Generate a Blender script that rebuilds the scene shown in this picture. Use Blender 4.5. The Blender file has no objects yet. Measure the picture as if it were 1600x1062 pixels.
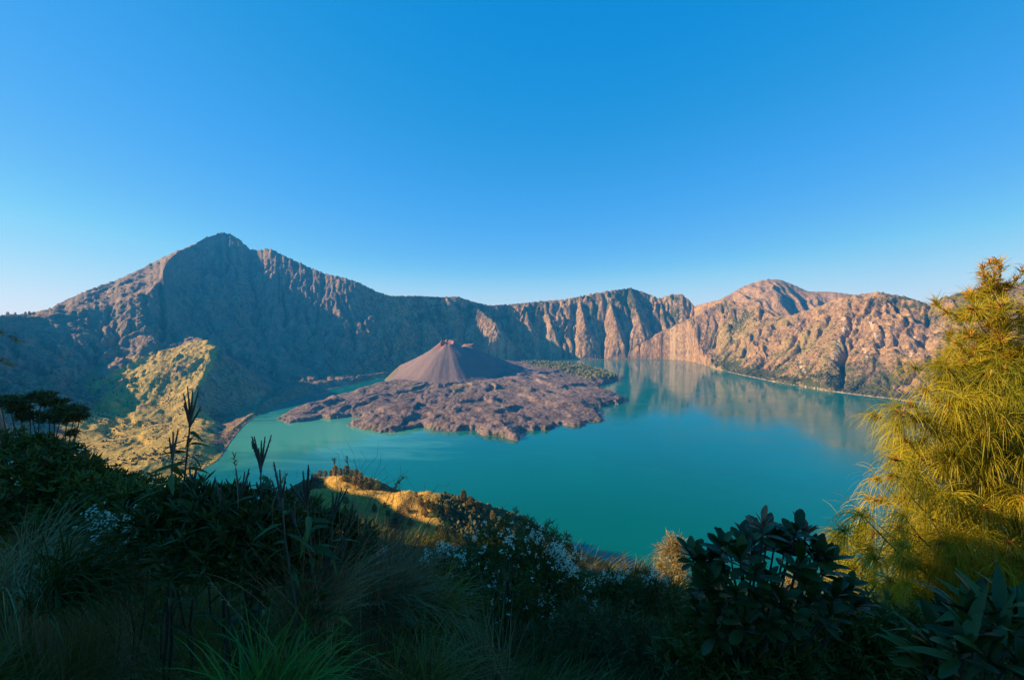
import bpy, bmesh, math, random
import numpy as np
from mathutils import Vector, Matrix, Euler
PI = math.pi
rad = math.radians
random.seed(7)
RNG = np.random.default_rng(11)
SC = bpy.context.scene
COL = SC.collection

# ------------------------------------------------------------------ camera, sky, sun, exposure
F = 16 / 36 * 1600                       # focal length in pixels of the 1600 px wide frame
HORIZON = 493                            # image row of the eye level
PITCH = math.atan((531 - HORIZON) / F)
LAKE = -600.0                            # the lake lies 600 m below the eye (eye = origin)
cam_data = bpy.data.cameras.new('camera')
cam_data.lens = 16
cam_data.sensor_width = 36
cam_data.clip_start = 0.05
cam_data.clip_end = 60000
cam = bpy.data.objects.new('camera', cam_data)
cam.rotation_euler = (PI / 2 - PITCH, 0, 0)
COL.objects.link(cam)
SC.camera = cam

SUN_AZ = -92.0                          # degrees clockwise from the view direction
SUN_EL = 23.0
world = bpy.data.worlds.new('World')
SC.world = world
world.use_nodes = True
wn = world.node_tree.nodes
wl = world.node_tree.links
sky = wn.new('ShaderNodeTexSky')
sky.sky_type = 'NISHITA'
sky.sun_disc = False
sky.sun_elevation = rad(SUN_EL)
sky.sun_rotation = rad(SUN_AZ)
sky.altitude = 2600
sky.air_density = 1.0
sky.dust_density = 1.0
sky.ozone_density = 2.0
EXPOSURE = 1.25
# the photograph's colour response, applied evenly to the whole sky: one tone curve per channel
sep = wn.new('ShaderNodeSeparateColor'); comb = wn.new('ShaderNodeCombineColor')
wl.new(sky.outputs[0], sep.inputs[0])
for ch, pts in enumerate((((0, 0), (.06, .004), (.12, .052), (.2, .145), (.27, .245), (.33, .37), (.45, .56), (.65, .78), (.85, .92), (1, .98)),
                          ((0, 0), (.10, .235), (.2, .35), (.3, .455), (.36, .53), (.42, .62), (.5, .73), (.65, .84), (.85, .93), (1, .98)),
                          ((0, 0), (.1, .5), (.2, .66), (.32, .76), (.4, .86), (.6, .93), (1, .98)))):
    fc = wn.new('ShaderNodeFloatCurve'); cv = fc.mapping.curves[0]
    for p in pts[1:-1]: cv.points.new(*p)
    cv.points[0].location = pts[0]; cv.points[-1].location = pts[-1]
    fc.mapping.extend = 'HORIZONTAL'; fc.mapping.update()
    m1 = wn.new('ShaderNodeMath'); m1.operation = 'MULTIPLY'; m1.inputs[1].default_value = 0.1
    m2 = wn.new('ShaderNodeMath'); m2.operation = 'MULTIPLY'; m2.inputs[1].default_value = 10 / 2 ** EXPOSURE
    wl.new(sep.outputs[ch], m1.inputs[0]); wl.new(m1.outputs[0], fc.inputs['Value']); wl.new(fc.outputs[0], m2.inputs[0]); wl.new(m2.outputs[0], comb.inputs[ch])
wl.new(comb.outputs[0], wn['Background'].inputs['Color'])
wn['Background'].inputs['Strength'].default_value = 0.1

sun_data = bpy.data.lights.new('sun', 'SUN')
sun_data.energy = 5.0
sun_data.angle = rad(0.5)
sun_data.color = (1.0, 0.73, 0.43)
sun = bpy.data.objects.new('sun', sun_data)
SUN_DIR = Vector((math.sin(rad(SUN_AZ)) * math.cos(rad(SUN_EL)), math.cos(rad(SUN_AZ)) * math.cos(rad(SUN_EL)), math.sin(rad(SUN_EL))))
sun.rotation_euler = SUN_DIR.to_track_quat('Z', 'Y').to_euler()
COL.objects.link(sun)

SC.view_settings.view_transform = 'Standard'
SC.view_settings.look = 'None'
SC.view_settings.gamma = 1
SC.view_settings.use_curve_mapping = False
SC.view_settings.exposure = EXPOSURE
SC.cycles.use_denoising = True
SC.cycles.max_bounces = 8
SC.cycles.volume_bounces = 1
SC.cycles.transparent_max_bounces = 4

# ------------------------------------------------------------------ helpers
def ray(px, py):
    u = (px - 800) / F
    v = (531 - py) / F
    dy = math.cos(PITCH) + v * math.sin(PITCH)
    dz = -math.sin(PITCH) + v * math.cos(PITCH)
    return u / dy, dz / dy
def at(px, py, Y):
    a, b = ray(px, py)
    return (a * Y, Y, b * Y)
def on_lake(px, py):
    a, b = ray(px, py)
    Y = LAKE / b
    return (a * Y, Y)

PERM = RNG.permutation(4096)
GA = RNG.random(4096) * 2 * PI
GX, GY = np.cos(GA), np.sin(GA)
def pnoise(x, y, seed=0):
    x = np.asarray(x, float); y = np.asarray(y, float)
    x0 = np.floor(x).astype(np.int64); y0 = np.floor(y).astype(np.int64)
    fx = x - x0; fy = y - y0
    u = fx * fx * fx * (fx * (fx * 6 - 15) + 10); v = fy * fy * fy * (fy * (fy * 6 - 15) + 10)
    def g(ix, iy, dx, dy):
        h = PERM[(PERM[(ix + seed * 131) & 4095] + iy * 7 + seed) & 4095]
        return GX[h] * dx + GY[h] * dy
    a = g(x0, y0, fx, fy); b = g(x0 + 1, y0, fx - 1, fy)
    c = g(x0, y0 + 1, fx, fy - 1); d = g(x0 + 1, y0 + 1, fx - 1, fy - 1)
    return (a + (b - a) * u + (c - a) * v + (a - b - c + d) * u * v) * 1.5
def fbm(x, y, octaves=4, seed=0, gain=0.5):
    s = 0; a = 1; f = 1
    for o in range(octaves):
        s = s + a * pnoise(x * f, y * f, seed + o); a *= gain; f *= 2.03
    return s
def ridged(x, y, octaves=4, seed=0, gain=0.5):
    s = 0; a = 1; f = 1; n = 0
    for o in range(octaves):
        s = s + a * (1 - np.abs(pnoise(x * f, y * f, seed + o)) * 2); n += a; a *= gain; f *= 2.03
    return s / n
def sstep(a, b, x):
    t = np.clip((x - a) / (b - a), 0, 1)
    return t * t * (3 - 2 * t)
def gauss1(v, s):
    k = int(3 * s) + 1
    w = np.exp(-0.5 * (np.arange(-k, k + 1) / s) ** 2); w /= w.sum()
    return np.convolve(np.pad(v, k, mode='edge'), w, mode='valid')
def blur2(h, n=1):
    for _ in range(n):
        p = np.pad(h, 1, mode='edge')
        h = (p[:-2, 1:-1] + p[2:, 1:-1] + p[1:-1, :-2] + p[1:-1, 2:] + 4 * p[1:-1, 1:-1]) / 8
    return h
def bilin(h, x0, y0, cell, x, y):
    gx = np.clip((x - x0) / cell, 0, h.shape[1] - 1.001); gy = np.clip((y - y0) / cell, 0, h.shape[0] - 1.001)
    ix = gx.astype(int); iy = gy.astype(int); fx = gx - ix; fy = gy - iy
    return (h[iy, ix] * (1 - fx) + h[iy, ix + 1] * fx) * (1 - fy) + (h[iy + 1, ix] * (1 - fx) + h[iy + 1, ix + 1] * fx) * fy
def ridge(x, y, pts, sl, sr=None, soft=0.0):
    """height of a ridge whose crest runs along pts; sl / sr are the slopes left and right of its direction"""
    sr = sl if sr is None else sr
    out = np.full(np.shape(x), -1e9)
    for (ax, ay, az), (bx, by, bz) in zip(pts, pts[1:]):
        dx, dy = bx - ax, by - ay
        L2 = dx * dx + dy * dy
        t = np.clip(((x - ax) * dx + (y - ay) * dy) / L2, 0, 1)
        ex = x - ax - t * dx; ey = y - ay - t * dy
        d = np.hypot(ex, ey)
        side = (dx * ey - dy * ex) / math.sqrt(L2)
        w = np.clip(0.5 + 0.5 * side / np.maximum(d, 1e-6), 0, 1)
        s = sr + (sl - sr) * w
        dd = np.sqrt(d * d + soft * soft) - soft
        out = np.maximum(out, az + t * (bz - az) - s * dd)
    return out
def poly_dist(x, y, poly):
    """signed distance to a closed polygon, positive inside"""
    d = np.full(np.shape(x), 1e18); inside = np.zeros(np.shape(x), bool)
    n = len(poly)
    for i in range(n):
        ax, ay = poly[i]; bx, by = poly[(i + 1) % n]
        dx, dy = bx - ax, by - ay
        t = np.clip(((x - ax) * dx + (y - ay) * dy) / (dx * dx + dy * dy + 1e-12), 0, 1)
        d = np.minimum(d, (x - ax - t * dx) ** 2 + (y - ay - t * dy) ** 2)
        c = ((ay > y) != (by > y)) & (x < dx * (y - ay) / (dy + 1e-12 * (dy == 0)) + ax)
        inside ^= c
    d = np.sqrt(d)
    return np.where(inside, d, -d)

def grid_mesh(name, X, Y, Z, mat, attrs=None, keep=None, kind='structure', smooth=True):
    """a sheet from 2-D arrays; keep masks the quads that are built"""
    nr, nc = X.shape
    idx = np.arange(nr * nc).reshape(nr, nc)
    q = np.stack([idx[:-1, :-1], idx[:-1, 1:], idx[1:, 1:], idx[1:, :-1]], -1)
    if keep is not None:
        q = q[keep]
    q = q.reshape(-1, 4)
    used, inv = np.unique(q, return_inverse=True)
    q = inv.reshape(-1, 4)
    co = np.stack([X.ravel(), Y.ravel(), Z.ravel()], -1)[used]
    me = bpy.data.meshes.new(name)
    me.vertices.add(len(co)); me.vertices.foreach_set('co', co.astype(np.float32).ravel())
    me.loops.add(q.size); me.loops.foreach_set('vertex_index', q.astype(np.int32).ravel())
    me.polygons.add(len(q)); me.polygons.foreach_set('loop_start', np.arange(0, q.size, 4, dtype=np.int32))
    me.polygons.foreach_set('use_smooth', np.full(len(q), smooth))
    me.update(calc_edges=True)
    for k, v in (attrs or {}).items():
        a = me.attributes.new(k, 'FLOAT', 'POINT')
        a.data.foreach_set('value', np.asarray(v, np.float32).ravel()[used])
    me.materials.append(mat)
    o = bpy.data.objects.new(name, me)
    COL.objects.link(o)
    if kind:
        o['kind'] = kind
    return o

# ---- node helpers
class NT:
    def __init__(self, name):
        self.m = bpy.data.materials.new(name); self.m.use_nodes = True
        self.t = self.m.node_tree; self.n = self.t.nodes; self.l = self.t.links
        self.bsdf = self.n['Principled BSDF']
    def new(self, typ, **kw):
        o = self.n.new(typ)
        for k, v in kw.items(): setattr(o, k, v)
        return o
    def set(self, sock, v):
        if isinstance(v, bpy.types.NodeSocket): self.l.new(v, sock)
        elif isinstance(v, (tuple, list)) and len(v) == 3 and sock.type == 'RGBA': sock.default_value = (*v, 1)
        else: sock.default_value = v
    def attr(self, name):
        return self.new('ShaderNodeAttribute', attribute_name=name).outputs['Fac']
    def coord(self, kind='Object', scale=(1, 1, 1)):
        tc = self.new('ShaderNodeTexCoord'); mp = self.new('ShaderNodeMapping')
        self.l.new(tc.outputs[kind], mp.inputs[0]); mp.inputs['Scale'].default_value = scale
        return mp.outputs[0]
    def noise(self, vec, scale, detail=4, rough=0.55, dist=0.0):
        o = self.new('ShaderNodeTexNoise'); self.l.new(vec, o.inputs['Vector'])
        o.inputs['Scale'].default_value = scale; o.inputs['Detail'].default_value = detail
        o.inputs['Roughness'].default_value = rough; o.inputs['Distortion'].default_value = dist
        return o.outputs['Fac']
    def rng(self, v, a, b, c=0.0, d=1.0):
        o = self.new('ShaderNodeMapRange', interpolation_type='SMOOTHSTEP')
        self.set(o.inputs[0], v)
        for i, x in enumerate((a, b, c, d)): o.inputs[i + 1].default_value = x
        return o.outputs[0]
    def math(self, op, a, b=0.0):
        o = self.new('ShaderNodeMath', operation=op); self.set(o.inputs[0], a); self.set(o.inputs[1], b)
        return o.outputs[0]
    def mix(self, f, a, b, mode='MIX'):
        o = self.new('ShaderNodeMix', data_type='RGBA', blend_type=mode)
        self.set(o.inputs[0], f); self.set(o.inputs[6], a); self.set(o.inputs[7], b)
        return o.outputs[2]
    def bump(self, h, strength, dist):
        o = self.new('ShaderNodeBump'); self.set(o.inputs['Height'], h)
        o.inputs['Strength'].default_value = strength; o.inputs['Distance'].default_value = dist
        return o.outputs[0]
    def out(self, color, rough=0.9, normal=None, spec=0.2):
        self.set(self.bsdf.inputs['Base Color'], color); self.set(self.bsdf.inputs['Roughness'], rough)
        self.bsdf.inputs['Specular IOR Level'].default_value = spec
        if normal is not None: self.l.new(normal, self.bsdf.inputs['Normal'])
        return self.m

# ------------------------------------------------------------------ terrain materials
def mat_crater():
    n = NT('crater_rock')
    p = n.coord('Object')
    geo = n.new('ShaderNodeNewGeometry')
    big = n.noise(p, 0.0016, 4, 0.6, 0.6)
    mid = n.noise(p, 0.009, 5, 0.65, 0.3)
    fine = n.noise(n.coord('Object', (1, 1, 0.4)), 0.05, 4, 0.7)
    rock = n.mix(n.rng(big, 0.35, 0.65), (0.26, 0.15, 0.070), (0.41, 0.23, 0.095))
    rock = n.mix(n.rng(mid, 0.35, 0.7), rock, (0.15, 0.105, 0.095))
    rock = n.mix(n.rng(fine, 0.42, 0.68), rock, (0.53, 0.31, 0.12))
    rock = n.mix(n.rng(fine, 0.46, 0.3), rock, (0.13, 0.09, 0.07))
    rock = n.mix(n.rng(n.math('ADD', n.attr('scree'), n.math('MULTIPLY', n.math('SUBTRACT', fine, 0.5), 0.5)), 0.35, 1.0, 0, 0.75), rock, (0.50, 0.345, 0.19))
    rock = n.mix(n.rng(n.attr('scree'), 0.15, -0.5, 0, 0.7), rock, (0.10, 0.075, 0.06))
    rock = n.mix(n.math('MULTIPLY', n.attr('ash'), 0.45), rock, (0.20, 0.165, 0.15))
    g1 = n.mix(n.rng(mid, 0.3, 0.7), (0.50, 0.34, 0.07), (0.33, 0.25, 0.055))
    g1 = n.mix(n.rng(fine, 0.35, 0.7), g1, (0.58, 0.39, 0.11))
    gm = n.rng(n.math('ADD', n.attr('grass'), n.math('MULTIPLY', n.math('SUBTRACT', mid, 0.5), 0.9)), 0.40, 0.62)
    g1 = n.mix(n.attr('golden'), n.mix(n.rng(mid, 0.3, 0.7), (0.43, 0.265, 0.105), (0.25, 0.195, 0.06)), g1)
    c = n.mix(gm, rock, g1)
    vm = n.rng(n.math('ADD', n.attr('veg'), n.math('ADD', n.math('MULTIPLY', n.math('SUBTRACT', fine, 0.5), 1.0), n.math('MULTIPLY', n.math('SUBTRACT', mid, 0.5), 0.8))), 0.44, 0.6)
    c = n.mix(vm, c, n.mix(fine, (0.045, 0.055, 0.018), (0.095, 0.095, 0.03)))
    sm = n.rng(n.math('ADD', n.attr('scar'), n.math('MULTIPLY', n.math('SUBTRACT', fine, 0.5), 0.9)), 0.42, 0.62)
    c = n.mix(sm, c, (0.60, 0.45, 0.29))
    b = n.bump(n.math('ADD', n.math('MULTIPLY', mid, 2.2), n.math('ADD', fine, n.math('MULTIPLY', n.noise(p, 0.14, 3, 0.7), 0.25))), 1.0, 18)
    return n.out(c, 0.95, b, 0.1)

def mat_lava():
    n = NT('lava_rock')
    p = n.coord('Object')
    mid = n.noise(n.coord('Object', (0.6, 1, 1)), 0.010, 6, 0.7, 1.2)
    fine = n.noise(p, 0.06, 5, 0.7, 0.3)
    c = n.mix(n.rng(mid, 0.42, 0.57), (0.075, 0.054, 0.058), (0.235, 0.165, 0.14))
    c = n.mix(n.rng(n.noise(p, 0.0028, 3, 0.5, 1.0), 0.42, 0.6, 0, 0.6), c, (0.10, 0.07, 0.068))
    c = n.mix(n.rng(fine, 0.4, 0.7), c, (0.29, 0.205, 0.17))
    c = n.mix(n.rng(fine, 0.46, 0.28), c, (0.13, 0.09, 0.085))
    c = n.mix(n.math('MULTIPLY', n.attr('smooth'), 0.9), c, n.mix(mid, (0.175, 0.122, 0.115), (0.215, 0.15, 0.135)))
    c = n.mix(n.math('MULTIPLY', n.attr('tan'), n.rng(fine, 0.3, 0.6)), c, (0.30, 0.215, 0.11))
    c = n.mix(n.attr('red'), c, n.mix(n.rng(fine, 0.35, 0.65), (0.42, 0.16, 0.10), (0.30, 0.10, 0.065)))
    c = n.mix(n.math('MULTIPLY', n.attr('green'), n.rng(fine, 0.35, 0.6)), c, (0.14, 0.15, 0.03))
    h = n.math('ADD', n.math('MULTIPLY', mid, 0.7), n.math('ADD', fine, n.math('MULTIPLY', n.noise(p, 0.2, 3, 0.7), 0.5)))
    b = n.new('ShaderNodeBump'); n.l.new(h, b.inputs['Height']); b.inputs['Distance'].default_value = 10
    n.l.new(n.math('SUBTRACT', 0.9, n.math('MULTIPLY', n.attr('smooth'), 0.8)), b.inputs['Strength'])
    return n.out(c, 0.95, b.outputs[0], 0.1)

def mat_lake():
    n = NT('lake_water')
    p = n.coord('Object')
    big = n.noise(p, 0.0012, 3, 0.5, 0.8)
    geo = n.new('ShaderNodeNewGeometry')
    sep = n.new('ShaderNodeSeparateXYZ'); n.l.new(geo.outputs['Position'], sep.inputs[0])
    # sediment-rich shallow water by the lava lobes, greener deep water towards the near shore
    def spot(cx, cy, rx, ry):
        dx = n.math('DIVIDE', n.math('SUBTRACT', sep.outputs[0], cx), rx); dy = n.math('DIVIDE', n.math('SUBTRACT', sep.outputs[1], cy), ry)
        return n.math('SQRT', n.math('ADD', n.math('MULTIPLY', dx, dx), n.math('MULTIPLY', dy, dy)))
    deep = n.mix(n.rng(big, 0.35, 0.65), (0.0, 0.122, 0.108), (0.0, 0.142, 0.122))
    near = spot(150, 900, 900, 900)
    c = n.mix(n.rng(n.math('ADD', near, n.math('MULTIPLY', big, 0.3)), 0.5, 1.7, 1, 0), deep, (0.0, 0.108, 0.066))
    sh = n.math('ADD', spot(-1050, 2350, 900, 650), n.math('MULTIPLY', n.math('SUBTRACT', n.noise(n.coord('Object', (1, 3, 1)), 0.003, 4, 0.6, 1.0), 0.5), 1.1))
    c = n.mix(n.rng(sh, 0.25, 1.15, 1, 0), c, (0.07, 0.31, 0.22))
    far = spot(400, 6300, 1900, 1300)
    c = n.mix(n.rng(far, 0.4, 1.1, 0.8, 0), c, (0.10, 0.18, 0.12))  # warm wall reflection put into the colour of the far water
    w = n.noise(n.coord('Object', (1, 1.6, 1)), 0.12, 4, 0.6)
    b = n.bump(w, 0.08, 1.0)
    n.bsdf.inputs['IOR'].default_value = 1.42
    wind = n.noise(n.coord('Object', (0.6, 2.2, 1)), 0.0016, 4, 0.6, 1.5)
    return n.out(c, n.rng(wind, 0.42, 0.62, 0.055, 0.15), b, 0.5)

M_CRATER = mat_crater(); M_LAVA = mat_lava(); M_LAKE = mat_lake()

# ------------------------------------------------------------------ the caldera
# rim edge: (px, py, distance ahead); skyline behind it where the outer flank shows above the rim
RIM = [(0, 493, 3100), (60, 491, 3350), (100, 486, 3580), (140, 481, 3760), (180, 476, 3900), (228, 459, 4120), (250, 440, 4350), (256, 418, 4800), (277, 393, 5250), (300, 383, 5650), (320, 372, 6000), (347, 363, 6300), (360, 366, 6300), (375, 374, 6280),
       (388, 388, 6250), (405, 391, 6200), (418, 388, 6150), (430, 392, 6150), (450, 402, 6100), (480, 416, 6050), (510, 428, 6000), (535, 433, 5950),
       (560, 441, 5950), (590, 456, 6000), (610, 462, 6050), (650, 462, 6250), (690, 464, 6450), (715, 463, 6500), (735, 470, 6600), (765, 477, 6700),
       (800, 475, 6900), (850, 470, 6950), (880, 468, 6950), (900, 464, 6950), (930, 458, 6950), (960, 453, 7000), (985, 450, 7050), (1005, 456, 7050),
       (1030, 466, 7000), (1048, 460, 7000), (1066, 460, 6950), (1076, 468, 6900), (1085, 478, 6800), (1100, 474, 6600), (1120, 469, 6350), (1139, 466, 6100),
       (1150, 473, 5900), (1172, 472, 5750), (1186, 472, 5650), (1194, 482, 5500), (1211, 494, 5200), (1237, 492, 5000), (1263, 484, 4850), (1283, 477, 4750),
       (1315, 465, 4600), (1341, 460, 4500), (1371, 456, 4400), (1413, 463, 4250), (1440, 471, 4150), (1452, 476, 4100), (1472, 465, 4050), (1501, 456, 4000),
       (1560, 446, 3900), (1640, 440, 3700), (1800, 440, 3300), (2100, 450, 2700)]
SKYLINE = [(0, 491.5, 3500), (40, 490, 3800), (75, 483, 4100), (100, 470, 4500), (140, 452, 5000), (180, 438, 5500), (220, 420, 5750), (262, 398, 5900), (277, 392, 5950), (300, 383, 6050)]
SHORE = [(250, 770), (300, 745), (345, 718), (362, 690), (385, 662), (420, 638), (480, 616), (540, 603), (600, 590), (640, 577), (700, 569), (790, 563.5), (850, 562), (950, 561), (1040, 561), (1075, 563.5), (1100, 570),
         (1120, 577), (1160, 586), (1200, 594.5), (1250, 603.5), (1300, 611.5), (1350, 618), (1400, 624), (1500, 637), (1600, 652)]
def pol(x, y): return math.atan2(x, y), math.hypot(x, y)
rim = []
for px, py, Y in RIM:
    x, y, z = at(px, py, Y); rim.append((*pol(x, y), z))
for x, y, z in ((-3050, 2450, -110), (-2750, 2050, -250), (-2450, 1700, -290), (-1950, 1150, -160), (-1500, 640, 10), (-1100, 330, 14), (-800, 150, 18), (-600, 0, 20), (-500, -120, 20)):
    rim.append((*pol(x, y), z))
rim.append((1.25, 2500, 10)); rim.append((1.5, 2400, 0))
rim = np.array(sorted(rim))
skl = []
for px, py, Y in SKYLINE:
    x, y, z = at(px, py, Y); skl.append((*pol(x, y), z))
skl = np.array(sorted(skl))
sh = []
for px, py in SHORE:
    sh.append(pol(*on_lake(px, py)))
for x, y in ((-1080, 1130), (-1040, 950), (-980, 820), (-720, 480), (-430, 190), (-330, -20), (-300, -120)):
    sh.append(pol(x, y))
sh.append((0.95, 2300)); sh.append((1.25, 1500)); sh.append((1.5, 1300))
sh = np.array(sorted(sh))
PHI = np.linspace(-1.85, 1.5, 4000)
def tab(t, k, s=3): return gauss1(np.interp(PHI, t[:, 0], t[:, k]), s)
T_RS = tab(sh, 1, 6); T_RE = tab(rim, 1, 9); T_ZE = tab(rim, 2, 2)
lo, hi = skl[0, 0], skl[-1, 0]
m = (PHI > lo) & (PHI < hi)
T_RC = T_RE + 30; T_ZC = T_ZE.copy()
T_RC[m] = np.maximum(np.interp(PHI[m], skl[:, 0], skl[:, 1]), T_RE[m] + 30); T_ZC[m] = np.interp(PHI[m], skl[:, 0], skl[:, 2])
T_SK = np.maximum(T_ZE / T_RE, T_ZC / T_RC)
T_RC = gauss1(T_RC, 6)
T_ZC = T_SK * T_RC
f_ = lambda px: math.atan(ray(px, 493)[0])

CELL = 9.0
GX0, GY0 = -5600.0, -300.0
NX, NY = int(11900 / CELL), int(8600 / CELL)
gx = GX0 + np.arange(NX) * CELL; gy = GY0 + np.arange(NY) * CELL
XX, YY = np.meshgrid(gx, gy)
def base_height(X, Y):
    wx = X + 90 * fbm(X / 900, Y / 900, 3, 3); wy = Y + 90 * fbm(X / 900, Y / 900, 3, 9)
    ph = np.arctan2(X, Y); r = np.hypot(X, Y)
    ti = lambda T: np.interp(ph, PHI, T)
    rs, re, ze, rc, zc = ti(T_RS), ti(T_RE), ti(T_ZE), ti(T_RC), ti(T_ZC)
    t = np.clip((r - rs) / np.maximum(re - rs, 60), 0, 1)
    # profile: concave on the big cone, bluff on the far cliff, straight on the right-hand hillside
    e = np.interp(ph, [-1.2, f_(0), f_(150), f_(400), f_(600), f_(680), f_(800), f_(1050), f_(1120), f_(1500)], [1.6, 2.2, 2.4, 2.2, 1.8, 1.3, 1.15, 1.15, 1.15, 1.05])
    prof = t ** e
    z = LAKE + (ze - LAKE) * prof
    z = np.where(r < rs, LAKE - np.minimum((rs - r) * 0.3, 15), z)
    z = np.where((r > rs) & (ph < f_(660)), np.maximum(z, LAKE + np.minimum((r - rs) * np.interp(ph, [f_(315), f_(345), f_(450)], [0.16, 0.10, 0.30]), np.interp(ph, [f_(310), f_(345), f_(390), f_(450), f_(560), f_(660)], [45, 14, 14, 55, 45, 20]))), z)
    k = np.clip((r - re) / np.maximum(rc - re, 30), 0, 1)
    z = np.where(r > re, ze + (zc - ze) * k, z)
    z = np.where(r > rc, zc - (r - rc) * 0.5, z)
    on = sstep(0.0, 0.25, t) * (0.35 + 0.65 * sstep(1.0, 0.85, t))
    # buttresses and gullies running down the wall
    s = ph * 5200
    n1 = ridged((s + 260 * fbm(X / 620, Y / 620, 4, 21)) / 700, r / 2200, 3, 31)
    n2 = ridged((s + 130 * fbm(X / 240, Y / 240, 3, 23)) / 230, r / 800, 4, 37, 0.6)
    n2 = 0.55 + (n2 - 0.55) * (1.0 + 1.2 * fbm(X / 500, Y / 500, 2, 25))
    n3 = fbm(X / 420, Y / 420, 4, 41)
    amp = np.interp(ph, [f_(0), f_(150), f_(560), f_(640), f_(1060), f_(1120), f_(1500)], [50, 60, 60, 150, 170, 90, 95])
    calm = np.interp(ph, [f_(300), f_(370)], [1.0, 0.0]) * sstep(0.75, 0.3, t)
    on = on * (1 - 0.88 * calm)
    z = z + on * (amp * (n1 - 0.55) + 0.7 * amp * (n2 - 0.55) + 22 * n3) * sstep(rs, rs + 300, r)
    fl = (r > re) & (r < rc + 50)
    z = z + np.where(fl, 26 * n3 + 14 * (n2 - .5), 0) * sstep(0, 200, np.minimum(r - re, rc - r))
    return np.maximum(z, -640)
HH = base_height(XX, YY)
# the sunlit arete below the big cone, its rock shoulders, and the buttress dividing the far cliff
def P(px, py, Y): return at(px, py, Y)
spur = [(-3000, 4100, -190), P(318, 530, 3520), P(336, 540, 3300), P(322, 575, 3000), P(303, 612, 2690), P(296, 650, 2430), P(314, 692, 2130), P(345, 720, 1880)]
sp = ridge(XX, YY, spur, 0.95, 0.33, 6)
spur2 = [P(308, 528, 3450), P(255, 560, 3050), P(215, 600, 2700), P(150, 655, 2300), P(110, 690, 2080)]
sp2 = ridge(XX, YY, spur2, 0.6, 0.5, 8)
wob = 16 * fbm(XX / 200, YY / 200, 5, 55, 0.6) + 26 * (ridged((XX + YY * 0.3) / 260, (YY - XX * .3) / 900, 3, 58) - .6)
near = sstep(-250, 0, sp - HH)
HH = np.maximum(HH, np.maximum(sp, sp2 - 75) + wob * sstep(LAKE, LAKE + 150, sp))
for pts, s in (([P(655, 463, 6280), P(668, 500, 6000), P(690, 545, 5800)], 1.2), ([P(852, 470, 6950), P(862, 510, 6560), P(858, 558, 6250)], 1.5), ([P(905, 463, 6950), P(914, 505, 6560), P(930, 556, 6250)], 1.4), ([P(948, 455, 6990), P(962, 500, 6560), P(975, 540, 6300)], 1.5), ([P(1030, 466, 7000), P(1040, 510, 6600), P(1052, 556, 6200)], 1.3), ([P(820, 474, 6920), P(826, 500, 6600), P(836, 540, 6300)], 1.6)):
    HH = np.maximum(HH, ridge(XX, YY, pts, s, s, 12) + 14 * fbm(XX / 120, YY / 120, 4, 64))
butt = ridge(XX, YY, [P(735, 470, 6600), P(775, 505, 6200), P(800, 545, 5950), P(800, 562, 5850)], 1.3, 0.9, 20)
HH = np.maximum(HH, butt)
hs = [([P(1139, 466, 6100), P(1175, 510, 5600), P(1150, 560, 5000), P(1115, 576, 4950)], .55),
      ([P(1330, 464, 4550), P(1310, 520, 4150), P(1290, 580, 3750), P(1285, 608, 3600)], .75),
      ([P(1415, 464, 4250), P(1400, 530, 3850), P(1375, 590, 3500), P(1370, 619, 3400)], .75),
      ([P(985, 450, 7050), P(1000, 500, 6600), P(1010, 545, 6250), P(1012, 561, 6150)], 1.1)]
for pts, s in hs:
    HH = np.maximum(HH, ridge(XX, YY, pts, s, s, 30) + 12 * fbm(XX / 200, YY / 200, 3, 66) + 30 * (ridged((XX + 60 * fbm(XX / 200, YY / 200, 3, 68)) / 170, YY / 500, 4, 69) - 0.7))

def erode(h, iters, n, steps, k):
    H_, W_ = h.shape
    for it in range(iters):
        hb = blur2(h, 1)
        dy, dx = np.gradient(hb, CELL)
        px = RNG.random(n) * (W_ - 3) + 1; py = RNG.random(n) * (H_ - 3) + 1
        live = h[py.astype(int), px.astype(int)] > LAKE + 5
        px = px[live]; py = py[live]
        vx = np.zeros(len(px)); vy = np.zeros(len(px))
        flux = np.zeros(h.size)
        for s in range(steps):
            i = py.astype(int) * W_ + px.astype(int)
            flux += np.bincount(i, minlength=h.size)
            gxx = dx.ravel()[i]; gyy = dy.ravel()[i]
            vx = 0.45 * vx - gxx; vy = 0.45 * vy - gyy
            l = np.hypot(vx, vy) + 1e-9
            vx /= l; vy /= l
            px = np.clip(px + vx, 1, W_ - 2.01); py = np.clip(py + vy, 1, H_ - 2.01)
        flux = blur2(flux.reshape(h.shape), 1)
        slope = np.hypot(dx, dy)
        cut = k * np.sqrt(np.minimum(flux, 60)) * np.minimum(slope, 1.2)
        h = h - np.where(h > LAKE + 3, np.minimum(cut, np.maximum(h - LAKE - 2, 0) * 0.3), 0)
        # loose material creeps
        lap = blur2(h, 1) - h
        h = h + lap * np.where(slope > 1.9, 0.4, 0.04)
    return h
HH = erode(HH, 13, 75000, 120, 1.15)
HH = np.maximum(HH, np.maximum(sp, sp2 - 75) - 3 + 10 * (ridged((XX * 0.9 + YY * 0.45) / 120 + 0.6 * fbm(XX / 150, YY / 150, 3, 58), (YY * .9 - XX * 0.45) / 700, 3, 59) - 0.5) + 8 * fbm(XX / 130, YY / 130, 4, 57, 0.6) * sstep(LAKE, LAKE + 120, sp))

left_rim = [(-1490, 1230, -160), (-1450, 1178, 48), (-1425, 1055, 138), (-1290, 890, 115), (-960, 665, 48), (-730, 490, 28), (-490, 310, 60), (-280, 150, 25), (-140, 60, 0)]  # unseen rim crest, heights shaped to shade the headland front and near lake
HH = np.maximum(HH, ridge(XX, YY, left_rim, 5.0, 1.4, 6) + 8 * fbm(XX / 90, YY / 90, 3, 67))

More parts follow.
